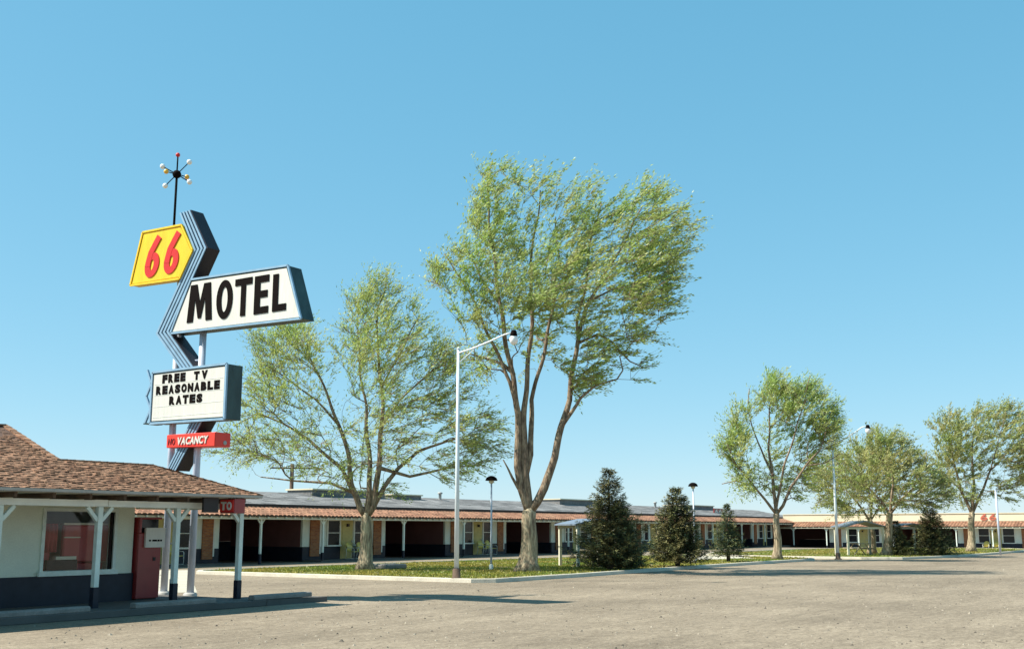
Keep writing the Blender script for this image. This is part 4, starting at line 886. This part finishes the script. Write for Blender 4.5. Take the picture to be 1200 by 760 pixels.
T3L = [[(-0.0, 0.0), (0.05, 1.24), (0.06, 2.44)], [(0.01, 2.44), (-0.26, 2.81), (-1.2, 4.02), (-2.15, 5.1), (-2.68, 6.38)], [(0.06, 2.44), (-0.04, 4.63), (-0.11, 6.24), (0.11, 8.29), (0.48, 10.22)], [(0.1, 2.44), (0.41, 2.9), (0.93, 4.02), (1.69, 5.06), (2.44, 5.91), (3.04, 7.57)], [(-0.04, 4.63), (-0.73, 6.38), (-1.23, 8.29), (-0.99, 9.49)], [(0.26, 2.77), (0.54, 4.96), (1.2, 6.86), (1.76, 8.77), (2.06, 9.98)], [(1.69, 5.06), (2.64, 5.2), (3.42, 5.67)], [(-1.2, 4.02), (-2.14, 4.26), (-2.71, 4.12)]]
T3E = [(-2.96, 6.38), (-2.6, 7.33), (-2.17, 8.53), (-1.08, 9.49), (-0.33, 10.22), (0.32, 10.8), (1.1, 9.98), (2.32, 10.32), (3.0, 9.64), (3.78, 8.87), (4.09, 7.57), (3.94, 6.38), (3.68, 5.2), (2.48, 3.93), (1.27, 3.32), (-0.36, 3.65), (-1.77, 3.93), (-2.53, 5.2)]
T4L = [[(-0.0, -0.0), (0.18, 1.17), (0.37, 2.56)], [(0.32, 2.56), (-0.18, 3.41), (-1.2, 4.6), (-1.9, 5.74)], [(0.37, 2.56), (0.65, 4.39), (0.53, 6.01), (0.23, 7.55)], [(0.43, 2.56), (1.02, 3.41), (1.72, 4.12), (2.46, 5.47), (2.65, 6.56)], [(-0.18, 3.41), (-1.36, 3.74), (-2.7, 4.12)], [(1.02, 3.41), (2.44, 3.41), (3.56, 3.85)]]
T4E = [(-4.24, 6.01), (-2.54, 7.22), (-1.67, 7.93), (0.0, 8.32), (1.62, 7.77), (2.73, 6.12), (4.07, 4.93), (4.07, 3.41), (2.67, 2.77), (1.34, 3.2), (0.23, 2.98), (-1.41, 2.77), (-2.78, 2.66), (-4.1, 3.31), (-4.87, 4.39)]
T4bL = [[(0.0, -0.0), (0.07, 1.13), (0.01, 2.16)], [(0.01, 2.16), (-0.79, 3.41), (-1.61, 4.45), (-2.73, 5.14)], [(0.07, 2.16), (0.2, 3.41), (-0.29, 5.14), (-0.63, 6.3)], [(0.12, 2.16), (0.76, 3.13), (1.29, 4.28)]]
T4bE = [(-3.9, 5.14), (-2.37, 6.59), (-0.58, 7.18), (1.14, 6.59), (1.91, 4.85), (1.24, 3.41), (-0.5, 3.41), (-2.26, 3.13), (-3.67, 3.99)]
T5L = [[(-0.0, 0.0), (0.1, 1.38), (0.27, 2.78)], [(0.14, 2.78), (-0.44, 4.56), (-0.9, 7.13), (-0.96, 10.06)], [(0.2, 2.78), (0.62, 4.88), (0.68, 7.46), (1.45, 10.72)], [(0.33, 2.78), (1.09, 4.24), (2.0, 6.04), (3.05, 7.0), (4.66, 8.43)], [(2.0, 6.04), (2.55, 8.11), (3.19, 10.39)], [(3.05, 7.0), (4.18, 6.49), (5.45, 6.17)], [(-0.44, 4.56), (-1.41, 5.52), (-2.01, 6.17)]]
T5E = [(-2.47, 9.93), (-1.01, 11.18), (0.31, 11.37), (1.37, 12.3), (2.63, 11.64), (3.96, 11.9), (5.65, 10.85), (6.91, 8.11), (6.24, 5.52), (4.28, 3.73), (2.48, 3.92), (1.03, 3.48), (-0.91, 3.35), (-2.33, 4.37), (-1.79, 6.49), (-2.53, 8.11)]
G = 'windblown broadleaf trees on the islands'
grow_tree((37.46, 24.28), T2L, T2E, 11, 'tallest windblown tree with thick pale trunk splitting into two leaders', .345, 1050, 'leaf', .13, 68, .75, .62, 0.0, .52, G, sparse=lambda u, z: .22 * max(0, min(1, (-u - .6) / 2)) * (z < 14.3) + (.3 if z < 10.2 and -1 < u < 1.8 else 0))
grow_tree((35.33, 30.68), T1L, T1E, 5, 'wide spreading tree behind the motel sign with forked dark limbs', .27, 1100, 'leaf', .115, 54, .45, .62, -.10, .55, G)
grow_tree((60.14, 22.67), T3L, [(a * .93, 2.4 + (c - 2.4) * .93) for a, c in T3E], 8, 'rounded tree standing alone right of the smallest young spruce', .215, 620, 'leaf', .14, 56, .45, .7, -.12, .55, G)
grow_tree((73.34, 20.43), T4L, [(a * .96, 2.5 + (c - 2.5) * .90) for a, c in T4E], 9, 'low tree with leaning trunk beside the gabled picnic shelter', .26, 560, 'leaf_olive', .15, 60, .4, .75, -.3, .55, G)
grow_tree((77.66, 22.6), T4bL, T4bE, 10, 'dark trunked tree behind the gabled picnic shelter', .24, 260, 'leaf_olive', .16, 60, .4, .75, -.3, .55, G)
grow_tree((90.39, 18.91), T5L, [(a * .97, 2.8 + (c - 2.8) * .93) for a, c in T5E], 12, 'far tree at the right edge in front of the cream parapet', .28, 700, 'leaf_olive', .17, 62, .45, .7, -.14, .5, G)

# ---------------------------------------------------------------- spruces
def spruce(x, y, h, rb, seed, label, m='needle', dens=1., z0f=.12, ragged=.25, pw=.92):
    rg = random.Random(seed); root = thing('spruce_tree', label, 'spruce', (x, y, .09), 'spruces on the islands')
    b = MB(); b.tube([(x, y, .05), (x, y, h * .5), (x, y, h * .985)], [.05 + .022 * h, .03 + .012 * h, .006], 8); b.build('trunk', 'bark2', root)
    vs = []; tv = []; br = MB(); z = h * z0f
    def tuft(st, d, l, wd, vs=vs):
        u = d.cross(Vector((rg.gauss(0, .7), rg.gauss(0, .7), 1))).normalized() * wd; vs.extend((st - u * .6, st + u * .6, st + d * l * .6 + u, st + d * l))
    while z < h * .99:
        f = (z - h * z0f) / (h * (1 - z0f)); Lb = rb * ((1 - f) ** pw) + .03; n = rg.randint(9, 12) if f < .75 else rg.randint(5, 7); a0 = rg.uniform(0, 6.28)
        for k in range(n):
            a = a0 + 6.283 * k / n + rg.uniform(-.3, .3); big = 1 + .22 * noise.noise(Vector((math.cos(a) * 1.3, math.sin(a) * 1.3, z * 1.1 + seed)))
            L_ = Lb * rg.uniform(1 - ragged, 1 + ragged * .5) * big; d = Vector((math.cos(a), math.sin(a), 0)); sdv = Vector((-math.sin(a), math.cos(a), 0))
            rise = (.75 if f > .88 else .30) if f > .7 else -.16 + .3 * f; s0 = Vector((x, y, .09 + z + rg.uniform(-.04, .04))); ns = max(3, int(L_ / .07)); pts = []
            for i in range(ns + 1):
                t = i / ns; pts.append(s0 + d * L_ * t + Vector((0, 0, rise * L_ * t - L_ * .10 * math.sin(t * 2.6) + .20 * L_ * t * t)))
            br.add([pts[0] + sdv * .01, pts[0] - sdv * .01, pts[ns // 2] - sdv * .006, pts[ns // 2] + sdv * .006, pts[-1]], [(0, 1, 2, 3), (3, 2, 4)])
            for i in range(1, ns + 1):
                t = i / ns; p = pts[i]; wd = (.36 * L_ * (1 - t) ** .6 * min(1, t * 2.5) + .05)
                for q in range(int(rg.uniform(6, 9) * dens * (.45 if t < .35 else 1))):
                    s_ = rg.uniform(-1, 1); tipd = (d * rg.uniform(.4, 1) + sdv * (s_ * 1.3 + rg.gauss(0, .25)) + Vector((0, 0, rg.gauss(.06, .30)))).normalized()
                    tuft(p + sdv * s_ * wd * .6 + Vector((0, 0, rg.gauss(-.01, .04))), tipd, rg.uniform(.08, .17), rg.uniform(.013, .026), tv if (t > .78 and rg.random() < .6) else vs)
        z += rg.uniform(.085, .135) * (.6 + .4 * h / 4) * (1 if f < .75 else .8)
    for q in range(26): tuft(Vector((x, y, .09 + h * rg.uniform(.94, 1.0))), Vector((rg.gauss(0, .3), rg.gauss(0, .3), 1)).normalized(), rg.uniform(.06, .12), .012)
    b = MB(); b.add(vs, [(4 * i, 4 * i + 1, 4 * i + 2, 4 * i + 3) for i in range(len(vs) // 4)]); b.build('needles', m, root, kind='stuff'); b = MB(); b.add(tv, [(4 * i, 4 * i + 1, 4 * i + 2, 4 * i + 3) for i in range(len(tv) // 4)]); b.build('tip_needles', 'tip', root, kind='stuff'); br.build('branches', 'bark2', root, kind='stuff')
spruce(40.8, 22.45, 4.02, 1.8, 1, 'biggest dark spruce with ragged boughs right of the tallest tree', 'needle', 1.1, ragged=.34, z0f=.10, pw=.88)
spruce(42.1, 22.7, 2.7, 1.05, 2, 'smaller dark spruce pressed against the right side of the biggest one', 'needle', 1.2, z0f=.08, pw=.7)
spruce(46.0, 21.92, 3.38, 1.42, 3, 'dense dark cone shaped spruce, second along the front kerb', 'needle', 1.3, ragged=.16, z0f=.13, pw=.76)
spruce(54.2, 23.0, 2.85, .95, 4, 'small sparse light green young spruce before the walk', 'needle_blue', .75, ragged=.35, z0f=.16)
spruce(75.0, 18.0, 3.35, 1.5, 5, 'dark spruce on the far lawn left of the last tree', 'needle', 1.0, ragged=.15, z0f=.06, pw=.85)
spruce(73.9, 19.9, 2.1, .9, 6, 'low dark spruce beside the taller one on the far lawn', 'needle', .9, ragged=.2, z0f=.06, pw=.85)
